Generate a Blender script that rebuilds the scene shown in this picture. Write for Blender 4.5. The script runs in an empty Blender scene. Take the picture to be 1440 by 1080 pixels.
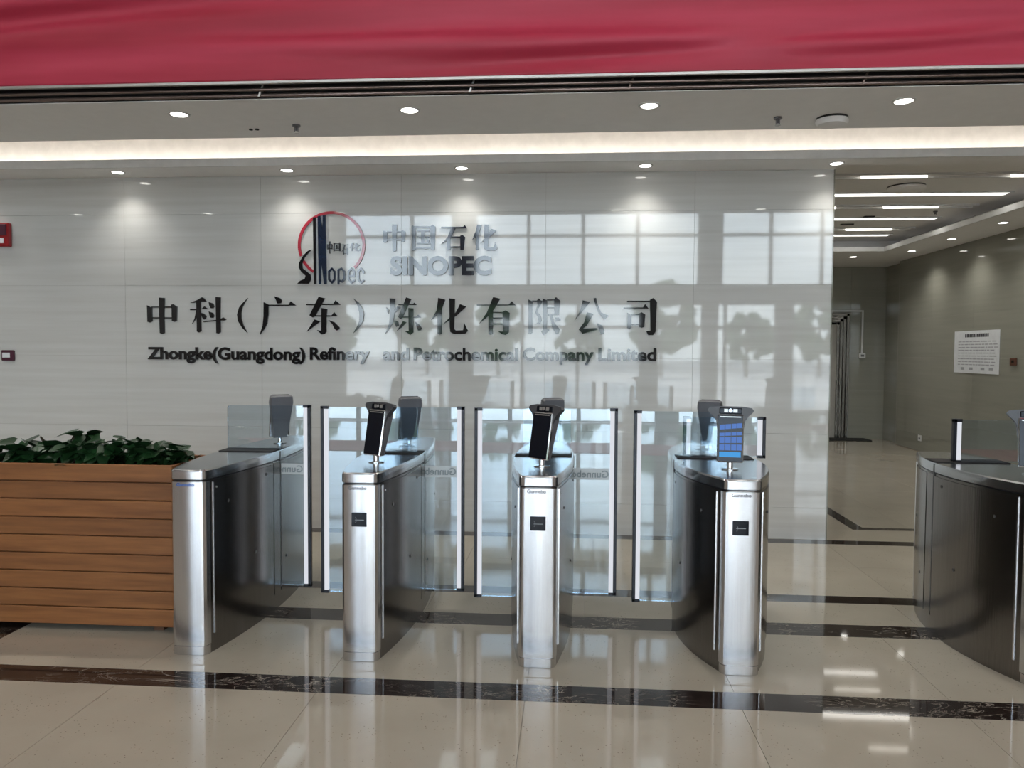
import bpy, math, random
from mathutils import Vector, Matrix, Euler
random.seed(7)
S = bpy.context.scene
COL = S.collection

# ------------------------------------------------------------------ camera
cam_d = bpy.data.cameras.new('camera'); cam = bpy.data.objects.new('camera', cam_d); COL.objects.link(cam)
cam_d.sensor_width = 36.0; cam_d.lens = 27.0; cam_d.clip_start = 0.02; cam_d.clip_end = 600
yaw, pitch, roll = math.radians(4.35), math.radians(-2.4), math.radians(0.32)
fwd = Vector((-math.sin(yaw)*math.cos(pitch), math.cos(yaw)*math.cos(pitch), math.sin(pitch)))
r0 = Vector((math.cos(yaw), math.sin(yaw), 0)); u0 = r0.cross(fwd)
rt = r0*math.cos(roll) + u0*math.sin(roll); up = rt.cross(fwd)
cam.matrix_world = Matrix(((rt.x, up.x, -fwd.x, 0), (rt.y, up.y, -fwd.y, 0), (rt.z, up.z, -fwd.z, 1.635), (0, 0, 0, 1)))
S.camera = cam

# ------------------------------------------------------------------ world, sun, exposure
SKY_STRENGTH = 8.5
SUN_STRENGTH = 16.0
LOBBY_FILL = 20.0  # power of the added, unseen lobby fill panels
S.view_settings.view_transform = 'Standard'; S.view_settings.look = 'None'
S.view_settings.gamma = 1.0; S.view_settings.use_curve_mapping = False
S.view_settings.exposure = 0.15
w = bpy.data.worlds.new('sky'); S.world = w; w.use_nodes = True
nt = w.node_tree; nt.nodes.clear()
wo = nt.nodes.new('ShaderNodeOutputWorld'); bg = nt.nodes.new('ShaderNodeBackground')
tc = nt.nodes.new('ShaderNodeTexCoord'); sx = nt.nodes.new('ShaderNodeSeparateXYZ')
rp = nt.nodes.new('ShaderNodeValToRGB')
rp.color_ramp.elements[0].position = 0.0; rp.color_ramp.elements[0].color = (0.86, 0.93, 1.0, 1)
rp.color_ramp.elements[1].position = 0.75; rp.color_ramp.elements[1].color = (0.50, 0.68, 1.0, 1)
nz = nt.nodes.new('ShaderNodeTexNoise'); nz.inputs['Scale'].default_value = 2.4; nz.inputs['Detail'].default_value = 5
cr = nt.nodes.new('ShaderNodeValToRGB'); cr.color_ramp.elements[0].position = 0.45; cr.color_ramp.elements[1].position = 0.68
mxw = nt.nodes.new('ShaderNodeMixRGB'); mxw.inputs[2].default_value = (.95, .975, 1.0, 1)
nt.links.new(tc.outputs['Generated'], sx.inputs[0]); nt.links.new(sx.outputs['Z'], rp.inputs[0])
nt.links.new(tc.outputs['Generated'], nz.inputs['Vector']); nt.links.new(nz.outputs['Fac'], cr.inputs[0])
nt.links.new(cr.outputs[0], mxw.inputs[0]); nt.links.new(rp.outputs[0], mxw.inputs[1])
nt.links.new(mxw.outputs[0], bg.inputs[0]); bg.inputs[1].default_value = SKY_STRENGTH
nt.links.new(bg.outputs[0], wo.inputs[0])
sd = bpy.data.lights.new('sun', 'SUN'); sd.energy = SUN_STRENGTH; sd.angle = math.radians(0.6); sd.color = (1.0, 0.95, 0.88)
so = bpy.data.objects.new('sun', sd); COL.objects.link(so)
so.rotation_euler = Vector((0.35, 1.0, -1.45)).to_track_quat('-Z', 'Y').to_euler()
so.location = (0, -30, 40)
def portal(x0, x1, z0, z1, y):
    d = bpy.data.lights.new('window_portal', 'AREA'); d.shape = 'RECTANGLE'; d.size = x1-x0; d.size_y = z1-z0
    d.cycles.is_portal = True
    o = bpy.data.objects.new('window_portal', d); COL.objects.link(o)
    o.location = ((x0+x1)/2, y, (z0+z1)/2); o.rotation_euler = Vector((0, 1, 0)).to_track_quat('-Z', 'Z').to_euler()
portal(-7.2, 8.6, 3.5, 5.65, -8.22)
portal(-7.2, 8.6, 0.0, 3.05, -8.22)
try:
    S.cycles.use_denoising = True; S.cycles.max_bounces = 10; S.cycles.diffuse_bounces = 4
    S.cycles.glossy_bounces = 5; S.cycles.transparent_max_bounces = 24; S.cycles.sample_clamp_indirect = 8.0
    S.cycles.caustics_reflective = False; S.cycles.caustics_refractive = False
except Exception: pass

# ------------------------------------------------------------------ materials
M = {}
def N(nt, t, **kw):
    n = nt.nodes.new('ShaderNode'+t)
    for k, v in kw.items(): n.inputs[k].default_value = v
    return n
def rgba(c): return (c[0], c[1], c[2], 1)
def mat(name, col=(.8, .8, .8), rough=.5, metal=0, spec=.5, vary=None, scale=(4, 4, 4), nscale=3.0, detail=4, bump=0, bscale=None,
        emit=0, rnd=0, coat=0, ramp=(0.3, 0.7), noise_type='n', contact=None):
    """vary: second colour mixed in by noise; scale: object-space stretch; rnd: per-object brightness jitter"""
    m = bpy.data.materials.new(name); m.use_nodes = True; nt = m.node_tree; b = nt.nodes['Principled BSDF']
    b.inputs['Roughness'].default_value = rough; b.inputs['Metallic'].default_value = metal
    b.inputs['Specular IOR Level'].default_value = spec; b.inputs['Coat Weight'].default_value = coat
    b.inputs['Coat Roughness'].default_value = 0.03
    g = N(nt, 'NewGeometry'); mp = N(nt, 'Mapping'); mp.inputs['Scale'].default_value = scale
    nt.links.new(g.outputs['Position'], mp.inputs['Vector'])
    nzn = N(nt, 'TexNoise', Scale=nscale, Detail=detail, Roughness=.55); nt.links.new(mp.outputs[0], nzn.inputs['Vector'])
    c = N(nt, 'MixRGB'); c.inputs[1].default_value = rgba(col)
    v = vary or tuple(x*.9 for x in col); c.inputs[2].default_value = rgba(v)
    rr = N(nt, 'ValToRGB'); rr.color_ramp.elements[0].position = ramp[0]; rr.color_ramp.elements[1].position = ramp[1]
    nt.links.new(nzn.outputs['Fac'], rr.inputs[0]); nt.links.new(rr.outputs[0], c.inputs[0])
    out = c.outputs[0]
    if rnd:
        oi = N(nt, 'ObjectInfo'); mr = N(nt, 'MapRange'); mr.inputs[3].default_value = 1-rnd; mr.inputs[4].default_value = 1+rnd
        nt.links.new(oi.outputs['Random'], mr.inputs[0])
        hs = N(nt, 'HueSaturation'); nt.links.new(mr.outputs[0], hs.inputs['Value']); nt.links.new(out, hs.inputs['Color']); out = hs.outputs[0]
    nt.links.new(out, b.inputs['Base Color'])
    if bump:
        bn = N(nt, 'TexNoise', Scale=(bscale or nscale), Detail=3); nt.links.new(mp.outputs[0], bn.inputs['Vector'])
        bp = N(nt, 'Bump', Strength=bump, Distance=.01); nt.links.new(bn.outputs['Fac'], bp.inputs['Height']); nt.links.new(bp.outputs[0], b.inputs['Normal'])
    if emit:
        b.inputs['Emission Color'].default_value = rgba(col); b.inputs['Emission Strength'].default_value = emit
    M[name] = m; return m
def glassmat(name, tint, refl=1.0, ior=1.5, rough=0.0, gcol=(1, 1, 1)):
    m = bpy.data.materials.new(name); m.use_nodes = True; nt = m.node_tree; nt.nodes.clear()
    o = N(nt, 'OutputMaterial'); t = N(nt, 'BsdfTransparent'); t.inputs[0].default_value = rgba(tint)
    gl = N(nt, 'BsdfGlossy'); gl.inputs['Roughness'].default_value = rough; gl.inputs['Color'].default_value = rgba(gcol)
    f = N(nt, 'Fresnel', IOR=ior); mu = N(nt, 'Math'); mu.operation = 'MULTIPLY'; mu.inputs[1].default_value = refl; mu.use_clamp = True
    mx = N(nt, 'MixShader'); nt.links.new(f.outputs[0], mu.inputs[0]); nt.links.new(mu.outputs[0], mx.inputs[0])
    nt.links.new(t.outputs[0], mx.inputs[1]); nt.links.new(gl.outputs[0], mx.inputs[2]); nt.links.new(mx.outputs[0], o.inputs[0])
    M[name] = m; return m
def emis(name, col, s):
    m = bpy.data.materials.new(name); m.use_nodes = True; nt = m.node_tree; nt.nodes.clear()
    o = N(nt, 'OutputMaterial'); e = N(nt, 'Emission', Strength=s); e.inputs[0].default_value = rgba(col)
    nz = N(nt, 'TexNoise', Scale=8.0); nt.links.new(nz.outputs['Fac'], N(nt, 'Math').inputs[0])
    nt.links.new(e.outputs[0], o.inputs[0]); M[name] = m; return m

mat('floor_tile', (.375, .337, .272), .05, vary=(.42, .377, .305), scale=(1, 1, 1), nscale=2.2, rnd=.03, spec=.42, detail=8)
# terrazzo flecks
m = M['floor_tile']; nt = m.node_tree; b = nt.nodes['Principled BSDF']
src = b.inputs['Base Color'].links[0].from_socket
g = N(nt, 'NewGeometry'); vo = N(nt, 'TexVoronoi', Scale=46.0); nt.links.new(g.outputs['Position'], vo.inputs['Vector'])
r1 = N(nt, 'ValToRGB'); r1.color_ramp.elements[0].position = .10; r1.color_ramp.elements[0].color = (1, 1, 1, 1)
r1.color_ramp.elements[1].position = .17; r1.color_ramp.elements[1].color = (0, 0, 0, 1)
n2 = N(nt, 'TexNoise', Scale=5.0, Detail=2.0); nt.links.new(g.outputs['Position'], n2.inputs['Vector'])
r2 = N(nt, 'ValToRGB'); r2.color_ramp.elements[0].position = .46; r2.color_ramp.elements[1].position = .56
nt.links.new(n2.outputs['Fac'], r2.inputs[0]); mm = N(nt, 'Math'); mm.operation = 'MULTIPLY'
nt.links.new(vo.outputs['Distance'], r1.inputs[0]); nt.links.new(r1.outputs[0], mm.inputs[0]); nt.links.new(r2.outputs[0], mm.inputs[1])
mx = N(nt, 'MixRGB'); mx.inputs[2].default_value = (.20, .155, .12, 1); nt.links.new(mm.outputs[0], mx.inputs[0]); nt.links.new(src, mx.inputs[1])
nt.links.new(mx.outputs[0], b.inputs['Base Color'])
mat('grout', (.24, .20, .16), .5)
def marble(name, base, vein):
    m = mat(name, base, .04, spec=.6, vary=tuple(x*1.9 for x in base), nscale=3, detail=8)
    nt = m.node_tree; b = nt.nodes['Principled BSDF']; src = b.inputs['Base Color'].links[0].from_socket
    g = N(nt, 'NewGeometry'); mp = N(nt, 'Mapping'); mp.inputs['Scale'].default_value = (1.2, 3.0, 1); mp.inputs['Rotation'].default_value = (0, 0, .25)
    nt.links.new(g.outputs['Position'], mp.inputs[0])
    n = N(nt, 'TexNoise', Scale=3.2, Detail=7.0, Roughness=.62, Distortion=1.6); nt.links.new(mp.outputs[0], n.inputs['Vector'])
    s = N(nt, 'Math'); s.operation = 'SUBTRACT'; s.inputs[1].default_value = .5; a = N(nt, 'Math'); a.operation = 'ABSOLUTE'
    nt.links.new(n.outputs['Fac'], s.inputs[0]); nt.links.new(s.outputs[0], a.inputs[0])
    r = N(nt, 'ValToRGB'); r.color_ramp.elements[0].color = (1, 1, 1, 1); r.color_ramp.elements[0].position = 0.0
    r.color_ramp.elements[1].color = (0, 0, 0, 1); r.color_ramp.elements[1].position = .012
    nt.links.new(a.outputs[0], r.inputs[0]); k = N(nt, 'TexNoise', Scale=1.7); nt.links.new(g.outputs['Position'], k.inputs['Vector'])
    kr = N(nt, 'ValToRGB'); kr.color_ramp.elements[0].position = .45; kr.color_ramp.elements[1].position = .6
    nt.links.new(k.outputs['Fac'], kr.inputs[0]); mu = N(nt, 'Math'); mu.operation = 'MULTIPLY'
    nt.links.new(r.outputs[0], mu.inputs[0]); nt.links.new(kr.outputs[0], mu.inputs[1])
    mx = N(nt, 'MixRGB'); mx.inputs[2].default_value = rgba(vein); nt.links.new(mu.outputs[0], mx.inputs[0]); nt.links.new(src, mx.inputs[1])
    nt.links.new(mx.outputs[0], b.inputs['Base Color']); return m
marble('dark_marble', (.016, .011, .009), (.50, .45, .38))
mat('wall_tile', (.60, .60, .58), .03, spec=.66, vary=(.53, .525, .50), scale=(.35, .35, 9), nscale=2.0, detail=6, rnd=.015)
mat('hall_tile', (.29, .285, .24), .05, spec=.5, vary=(.265, .26, .22), scale=(.35, .35, 9), nscale=2.0, detail=6, rnd=.02)
mat('wall_joint', (.36, .34, .30), .6)
mat('white_paint', (.86, .85, .84), .75, vary=(.83, .82, .81))
mat('lobby_paint', (.50, .49, .47), .7)
mat('facade_grey', (.30, .30, .31), .6)
mat('cove_paint', (.90, .87, .83), .7)
mat('void_black', (.012, .011, .011), .8)
mat('steel_pipe', (.20, .15, .13), .35, metal=.8)
mat('galvanised', (.55, .54, .52), .35, metal=.9)
mat('trim_white', (.7, .7, .69), .5)
mat('banner_red', (.50, .045, .09), .5, vary=(.30, .012, .03), scale=(.12, 1, 1.6), nscale=2.0, spec=.35)
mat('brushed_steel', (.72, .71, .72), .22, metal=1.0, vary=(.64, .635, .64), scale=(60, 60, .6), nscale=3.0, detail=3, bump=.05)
mat('shaded_steel', (.27, .26, .25), .20, metal=1.0, vary=(.22, .21, .205), scale=(50, 50, .5), nscale=3.0, detail=3, bump=.04)  # same stainless, darkened in colour for the dim reflections on cabinet sides
mat('top_steel', (.55, .56, .57), .20, metal=1.0, scale=(4, 60, 60), nscale=3.0)
mat('chrome', (.8, .8, .8), .08, metal=1.0)
mat('black_plastic', (.012, .012, .014), .3)
mat('black_gloss', (.006, .007, .012), .07, spec=.2)
mat('dark_hood', (.06, .06, .065), .35)
mat('grey_plastic', (.16, .16, .17), .35, metal=.3)
mat('dark_profile', (.02, .022, .03), .3, metal=.4)
mat('black_letter', (.006, .006, .007), .05, spec=.65, coat=.3)
mat('silver_letter', (.010, .012, .022), .05, spec=.8)
mat('logo_red', (.42, .03, .05), .12, coat=.5)
mat('logo_blue', (.008, .018, .045), .06, spec=.8)
mat('brand_blue', (.05, .15, .5), .4); mat('brand_dark', (.08, .08, .1), .4)
mat('frost', (.62, .68, .70), .6)
mat('frost_letter', (.22, .26, .28), .6)
mat('wood', (.27, .108, .034), .45, vary=(.165, .060, .018), scale=(1.0, 6, 14), nscale=2.4, detail=6, rnd=.10, bump=.08)
mat('wood_dark', (.10, .04, .016), .6)
mat('soil', (.03, .02, .013), .9)
mat('leaf', (.006, .024, .008), .35, vary=(.013, .050, .014), scale=(9, 9, 9), nscale=2.0, rnd=.25)
mat('stem', (.03, .06, .02), .5)
mat('alarm_red', (.35, .01, .015), .35); mat('sign_maroon', (.07, .012, .03), .4); mat('paper', (.72, .74, .76), .6)
mat('ink', (.06, .06, .07), .6); mat('soft_ink', (.35, .36, .38), .6)
mat('plate_brown', (.12, .05, .03), .4)
mat('brass_frame', (.17, .15, .13), .25, metal=1.0, scale=(40, 40, .4))
mat('door_steel', (.20, .17, .16), .12, metal=1.0, bump=.12, scale=(1, 1, .6), nscale=4.0)
mat('mat_black', (.02, .021, .02), .9)
mat('carpet_red', (.50, .10, .10), .9)
mat('pavement', (.58, .56, .53), .8, vary=(.5, .48, .46), nscale=.4)
mat('asphalt', (.22, .22, .22), .8)
mat('foliage', (.05, .11, .03), .7, vary=(.015, .04, .012), nscale=.9, bump=.6)
mat('bark', (.12, .08, .05), .9)
mat('alu_frame', (.40, .40, .41), .4, metal=.3)
glassmat('gate_glass', (.90, .95, .985), 2.1, 1.52, gcol=(.80, .92, 1.0))
glassmat('window_glass', (.90, .93, .93), 1.0, 1.5)
emis('led_strip', (.90, .93, 1.0), .72)
emis('fill_panel', (1, .96, .9), 1.6)
emis('lamp_white', (1.0, .97, .90), 9.0)
emis('cove_led', (1.0, .93, .84), 13.0)
emis('strip_light', (1.0, .98, .93), 1.9)
emis('slot_glow', (1.0, .95, .85), 4.0)
emis('screen_blue', (.08, .35, .75), 0.9)
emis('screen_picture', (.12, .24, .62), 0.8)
emis('green_led', (.1, .8, .4), 1.0)

# ------------------------------------------------------------------ mesh helpers
class MB:
    def __init__(s): s.v = []; s.f = []
    def add(s, vs, fs):
        n = len(s.v); s.v += [tuple(v) for v in vs]; s.f += [tuple(i+n for i in f) for f in fs]; return s
    def box(s, x0, x1, y0, y1, z0, z1, b=0.0):
        if b <= 0:
            return s.add([(x, y, z) for z in (z0, z1) for y in (y0, y1) for x in (x0, x1)],
                         [(0, 2, 3, 1), (4, 5, 7, 6), (0, 1, 5, 4), (2, 6, 7, 3), (0, 4, 6, 2), (1, 3, 7, 5)])
        # chamfered box: 24 verts
        V = []; 
        def key(sx, sy, sz, ax):
            x = (x0, x1)[sx]; y = (y0, y1)[sy]; z = (z0, z1)[sz]
            dx = b if sx == 0 else -b; dy = b if sy == 0 else -b; dz = b if sz == 0 else -b
            return (x + (0 if ax == 0 else dx), y + (0 if ax == 1 else dy), z + (0 if ax == 2 else dz))
        idx = {}
        for sx_ in (0, 1):
            for sy_ in (0, 1):
                for sz_ in (0, 1):
                    for ax in (0, 1, 2): idx[(sx_, sy_, sz_, ax)] = len(V); V.append(key(sx_, sy_, sz_, ax))
        F = []
        for q in (0, 1):
            a = [idx[(q, y, z, 0)] for y, z in ((0, 0), (1, 0), (1, 1), (0, 1))]; F.append(a if q else a[::-1])
            a = [idx[(x, q, z, 1)] for x, z in ((0, 0), (0, 1), (1, 1), (1, 0))]; F.append(a if q else a[::-1])
            a = [idx[(x, y, q, 2)] for x, y in ((0, 0), (1, 0), (1, 1), (0, 1))]; F.append(a if q else a[::-1])
        for y in (0, 1):
            for z in (0, 1): F.append([idx[(0, y, z, 1)], idx[(1, y, z, 1)], idx[(1, y, z, 2)], idx[(0, y, z, 2)]])
        for x in (0, 1):
            for z in (0, 1): F.append([idx[(x, 0, z, 0)], idx[(x, 1, z, 0)], idx[(x, 1, z, 2)], idx[(x, 0, z, 2)]])
            for y in (0, 1): F.append([idx[(x, y, 0, 0)], idx[(x, y, 1, 0)], idx[(x, y, 1, 1)], idx[(x, y, 0, 1)]])
        for x in (0, 1):
            for y in (0, 1):
                for z in (0, 1): F.append([idx[(x, y, z, 0)], idx[(x, y, z, 1)], idx[(x, y, z, 2)]])
        return s.add(V, F)
    def prism(s, pts, z0, z1, axis='z'):
        n = len(pts)
        def P(p, h): return {'z': (p[0], p[1], h), 'y': (p[0], h, p[1]), 'x': (h, p[0], p[1])}[axis]
        V = [P(p, z0) for p in pts] + [P(p, z1) for p in pts]
        F = [tuple(range(n))[::-1], tuple(range(n, 2*n))] + [(i, (i+1) % n, n+(i+1) % n, n+i) for i in range(n)]
        return s.add(V, F)
    def cyl(s, c, r, h, axis='z', n=20, r2=None):
        r2 = r if r2 is None else r2; V = []
        for k, (hh, rr) in enumerate(((0, r), (h, r2))):
            for i in range(n):
                a = 2*math.pi*i/n; x, y = rr*math.cos(a), rr*math.sin(a)
                V.append({'z': (c[0]+x, c[1]+y, c[2]+hh), 'y': (c[0]+x, c[1]+hh, c[2]+y), 'x': (c[0]+hh, c[1]+x, c[2]+y)}[axis])
        return s.add(V, [tuple(range(n))[::-1], tuple(range(n, 2*n))] + [(i, (i+1) % n, n+(i+1) % n, n+i) for i in range(n)])
    def lathe(s, c, prof, n=24):
        V = []; F = []
        for r, z in prof:
            for i in range(n):
                a = 2*math.pi*i/n; V.append((c[0]+r*math.cos(a), c[1]+r*math.sin(a), c[2]+z))
        for k in range(len(prof)-1):
            for i in range(n): F.append((k*n+i, k*n+(i+1) % n, (k+1)*n+(i+1) % n, (k+1)*n+i))
        F.append(tuple(range(n))[::-1]); F.append(tuple(range((len(prof)-1)*n, len(prof)*n)))
        return s.add(V, F)
    def mesh(s, name, smooth=None):
        me = bpy.data.meshes.new(name); me.from_pydata(s.v, [], s.f); me.update()
        import bmesh
        bm = bmesh.new(); bm.from_mesh(me); bmesh.ops.recalc_face_normals(bm, faces=bm.faces); bm.to_mesh(me); bm.free()
        if smooth is not None:
            me.shade_smooth(); me.set_sharp_from_angle(angle=math.radians(smooth))
        return me
    def obj(s, name, m, parent=None, smooth=None, **props):
        me = s.mesh(name, smooth); me.materials.append(M[m] if isinstance(m, str) else m)
        return link(name, me, parent, **props)
def link(name, me, parent=None, loc=None, rot=None, **props):
    o = bpy.data.objects.new(name, me); COL.objects.link(o)
    if parent: o.parent = parent
    if loc: o.location = loc
    if rot: o.rotation_euler = rot
    for k, v in props.items(): o[k] = v
    return o
def thing(name, label, cat, loc=(0, 0, 0), rz=0, group=None, rot=None):
    o = bpy.data.objects.new(name, None); COL.objects.link(o); o.empty_display_size = .05
    o.location = loc; o.rotation_euler = rot or (0, 0, rz); o['label'] = label; o['category'] = cat
    if group: o['group'] = group
    return o
def tag(o, label, cat, group=None):
    o['label'] = label; o['category'] = cat
    if group: o['group'] = group
    return o
def struct(name, mb, m, parent=None, smooth=None, **p):
    return mb.obj(name, m, parent, smooth, kind='structure', **p)
def dup(root, loc=None, rz=None, label=None):
    r = root.copy(); COL.objects.link(r)
    if loc: r.location = loc
    if rz is not None: r.rotation_euler[2] = rz
    if label: r['label'] = label
    for ch in list(root.children):
        c = ch.copy(); COL.objects.link(c); c.parent = r
        for g in list(ch.children):
            d = g.copy(); COL.objects.link(d); d.parent = c
    return r

# ------------------------------------------------------------------ the setting
WY = 6.87                         # face of the sign wall
floor = struct('floor', MB().box(-9, 9, -8.3, 15.4, -.12, -.006), 'grout')
fl_back = MB().box(-9, 9, -8.3, 1.9, -.006, 0.0)
fl_back.obj('floor_slab', 'floor_tile', floor)
def tiles(x0s, y0, y1, name='tile', m='floor_tile', gap=.0022):
    cache = {}
    for a, b in zip(x0s, x0s[1:]):
        k = (round(b-a, 4), round(y1-y0, 4))
        if k not in cache:
            me = MB().box(gap/2, k[0]-gap/2, gap/2, k[1]-gap/2, -.006, 0.0).mesh(name); me.materials.append(M[m]); cache[k] = me
        link(name, cache[k], floor, loc=(a, y0, 0))
def xs(off, x0=-9, x1=9, step=1.0):
    r = [x0]; x = off
    while x > x0 + .05: x -= step
    while x < x1 - .05:
        if x > x0 + .05: r.append(x)
        x += step
    return r + [x1]
tiles(xs(-.2), 1.9, 2.72); tiles(xs(-.2), 2.72, 3.53)
tiles(xs(.3), 3.53, 3.71, 'marble_strip', 'dark_marble', .0012)
tiles(xs(-.2, -3.2), 3.71, 4.51)
tiles([-9, -3.4], 3.71, 4.51); tiles([-3.4, -3.2], 3.71, 4.51, 'marble_strip', 'dark_marble', .0012)
tiles(xs(.3, -3.4), 4.51, 4.71, 'marble_strip', 'dark_marble', .0012); tiles([-9, -3.4], 4.51, 4.71)
tiles(xs(.1), 4.71, 5.12)
tiles(xs(.3), 5.12, 5.27, 'marble_strip', 'dark_marble', .0012)
tiles(xs(.2), 5.27, 6.0); tiles(xs(.2), 6.0, 6.72)
tiles(xs(.3), 6.72, 6.865, 'marble_strip', 'dark_marble', .0012)
tiles(xs(.2, 2.2, 5.9), 6.865, 7.30); tiles(xs(.2, -3.0, 2.2), 6.865, 7.30)
tiles([2.63, 3.6, 4.6, 5.5], 7.30, 7.40, 'marble_strip', 'dark_marble', .0012)
for k in range(8):
    y0 = 7.40 + k*.99 - (0 if k else .10); y1 = 7.40 + (k+1)*.99
    if k == 0: y0 = 7.40
    tiles(xs(.2, 2.75, 6.1), y0, y1); tiles([2.63, 2.75], y0, y1, 'marble_strip', 'dark_marble', .0012)
    tiles(xs(.2, -3.0, 2.63), y0, y1)
tiles([-3.0, 2.63], 7.30, 7.40); tiles([5.5, 6.1], 7.30, 7.40)

# sign wall, tile by tile
wall = struct('wall_back', MB().box(-9, 2.245, WY+.008, 7.17, 0, 3.5), 'wall_joint')
def wall_tiles(parent, us, zs, fn, m, name='wall_tile'):
    cache = {}
    for a, b in zip(us, us[1:]):
        for c, d in zip(zs, zs[1:]):
            k = (round(b-a, 4), round(d-c, 4))
            if k not in cache:
                me = MB().box(.0008, k[0]-.0008, -.010, 0.0, .0008, k[1]-.0008, .0006).mesh(name); me.materials.append(M[m]); cache[k] = me
            p, r = fn(a, c); link(name, cache[k], parent, loc=p, rot=(0, 0, r))
ZS = [0.0, .28, .93, 1.58, 2.23, 2.88, 3.22]
US = [-9, -8.03, -6.73, -5.43, -4.13, -2.83, -1.53, -.23, 1.07, 2.25]
wall_tiles(wall, US, ZS, lambda a, c: ((a, WY+.010, c), 0), 'wall_tile')
MB().box(2.245, 2.256, WY, 7.17, 0, 3.5).obj('edge_trim', 'hall_tile', wall)

# corridor (hall) behind and to the right
wr = struct('wall_right', MB().box(5.86, 6.0, 6.87, 14.27, 0, 3.6).box(6.0, 6.3, 14.27, 15.3, 0, 3.6).box(5.852, 6.0, 14.26, 14.28, 0, 3.6), 'wall_joint')
wall_tiles(wr, [7.0+.6*0 + i*1.3 - .5 for i in range(0, 6)] + [14.27-.0], ZS[:-1] + [3.31], lambda a, c: ((5.85, a, c), math.pi/2), 'hall_tile')
wall_tiles(wr, [14.27, 15.2], ZS[:-1] + [3.31], lambda a, c: ((5.99, a, c), math.pi/2), 'hall_tile')
wf = struct('wall_far', MB().box(-3, 6.3, 15.21, 15.4, 0, 3.6), 'wall_joint')
wall_tiles(wf, [-3, -1.7, -.4, .9, 2.2, 3.5, 3.93], ZS[:-1] + [3.31], lambda a, c: ((a, 15.21, c), 0), 'hall_tile')
wall_tiles(wf, [5.34, 6.1], ZS[:-1] + [3.31], lambda a, c: ((a, 15.21, c), 0), 'hall_tile')
wall_tiles(wf, [3.93, 5.34], [2.44, 3.31], lambda a, c: ((a, 15.21, c), 0), 'hall_tile')
struct('wall_hall_left', MB().box(-3.2, -3, 7.17, 15.4, 0, 3.6), 'lobby_paint')
struct('wall_side', MB().box(6.0, 9.0, 6.87, 7.07, 0, 3.5), 'lobby_paint')
struct('baseboard_right', MB().box(5.838, 5.849, 6.95, 14.26, 0, .012), 'grout')

# ceilings: a flat strip, a raised lit trough, and the soffit against the sign wall
struct('ceiling', MB().box(-9, 9, 4.79, 5.64, 3.22, 3.26).box(-9, 9, 5.62, 5.64, 3.26, 3.62).box(-9, 9, 5.62, 6.72, 3.60, 3.66), 'white_paint')
struct('ceiling_cove', MB().box(-9, 9, 6.70, 6.72, 3.245, 3.60), 'cove_paint')
struct('ceiling_soffit', MB().box(-9, 2.25, 6.495, 6.88, 3.22, 3.24).box(2.25, 9, 6.495, 6.74, 3.22, 3.24).box(2.25, 9, 6.72, 6.74, 3.24, 3.60), 'white_paint')
struct('trim_lip_shield', MB().box(-9, 9, 6.555, 6.56, 3.24, 3.298).box(-9, 9, 6.475, 6.495, 3.217, 3.288, .003), 'trim_white')  # lip, plus an unseen flange added to keep strip light off the ceiling
led = MB().box(-9, 9, 6.563, 6.585, 3.242, 3.252).obj('cove_light_strip', 'cove_led'); tag(led, 'warm light strip hidden in the long ceiling cove above the sign wall', 'light')
struct('ceiling_hall', MB().box(-3, 6.1, 6.74, 13.24, 3.5, 3.6), 'white_paint')
struct('trim_2', MB().box(5.06, 6.0, 6.74, 15.3, 3.29, 3.33).box(-3, 5.06, 12.9, 15.3, 3.29, 3.33).box(5.4, 5.44, 6.74, 13.2, 3.33, 3.5).box(-3, 5.44, 13.2, 13.24, 3.33, 3.6), 'white_paint')
struct('trim_3', MB().box(5.03, 5.06, 6.74, 12.9, 3.285, 3.36, .004).box(-3, 5.06, 12.87, 12.9, 3.285, 3.36, .004), 'trim_white')
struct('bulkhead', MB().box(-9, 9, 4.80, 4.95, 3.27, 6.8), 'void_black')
struct('ceiling_lobby', MB().box(-9.2, 9.2, -8.6, 5.5, 6.7, 6.9), 'white_paint')
struct('wall_left', MB().box(-9.2, -9, -8.6, 7.17, -.1, 6.8), 'lobby_paint')
struct('wall_lobby_right', MB().box(9, 9.2, -8.6, 7.17, -.1, 6.8), 'lobby_paint')

k = 0
for yy in (-5.6, -1.9, 1.8):  # invented ceiling panels out of view, added to brighten floor and banner
    for xx in (-6, -2, 2, 6):
        t = thing('ceiling_fill_panel', 'added square fill light panel in the high lobby ceiling, %s row, %s' % ({-5.6: 'window', -1.9: 'middle', 1.8: 'banner'}[yy], {-6: 'far left', -2: 'left of centre', 2: 'right of centre', 6: 'far right'}[xx]), 'lamp', (xx, yy, 6.7), 0, 'added fill panels in the lobby ceiling')
        MB().box(-.62, .62, -.62, .62, -.03, 0, .004).obj('frame', 'trim_white', t)
        MB().box(-.58, .58, -.58, .58, -.034, -.028).obj('diffuser', 'fill_panel', t)
        d = bpy.data.lights.new('tube', 'AREA'); d.shape = 'SQUARE'; d.size = 1.1; d.energy = LOBBY_FILL; d.color = (1, .96, .9)
        l = bpy.data.objects.new('tube', d); COL.objects.link(l); l.parent = t; l.location = (0, 0, -.04)
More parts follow.
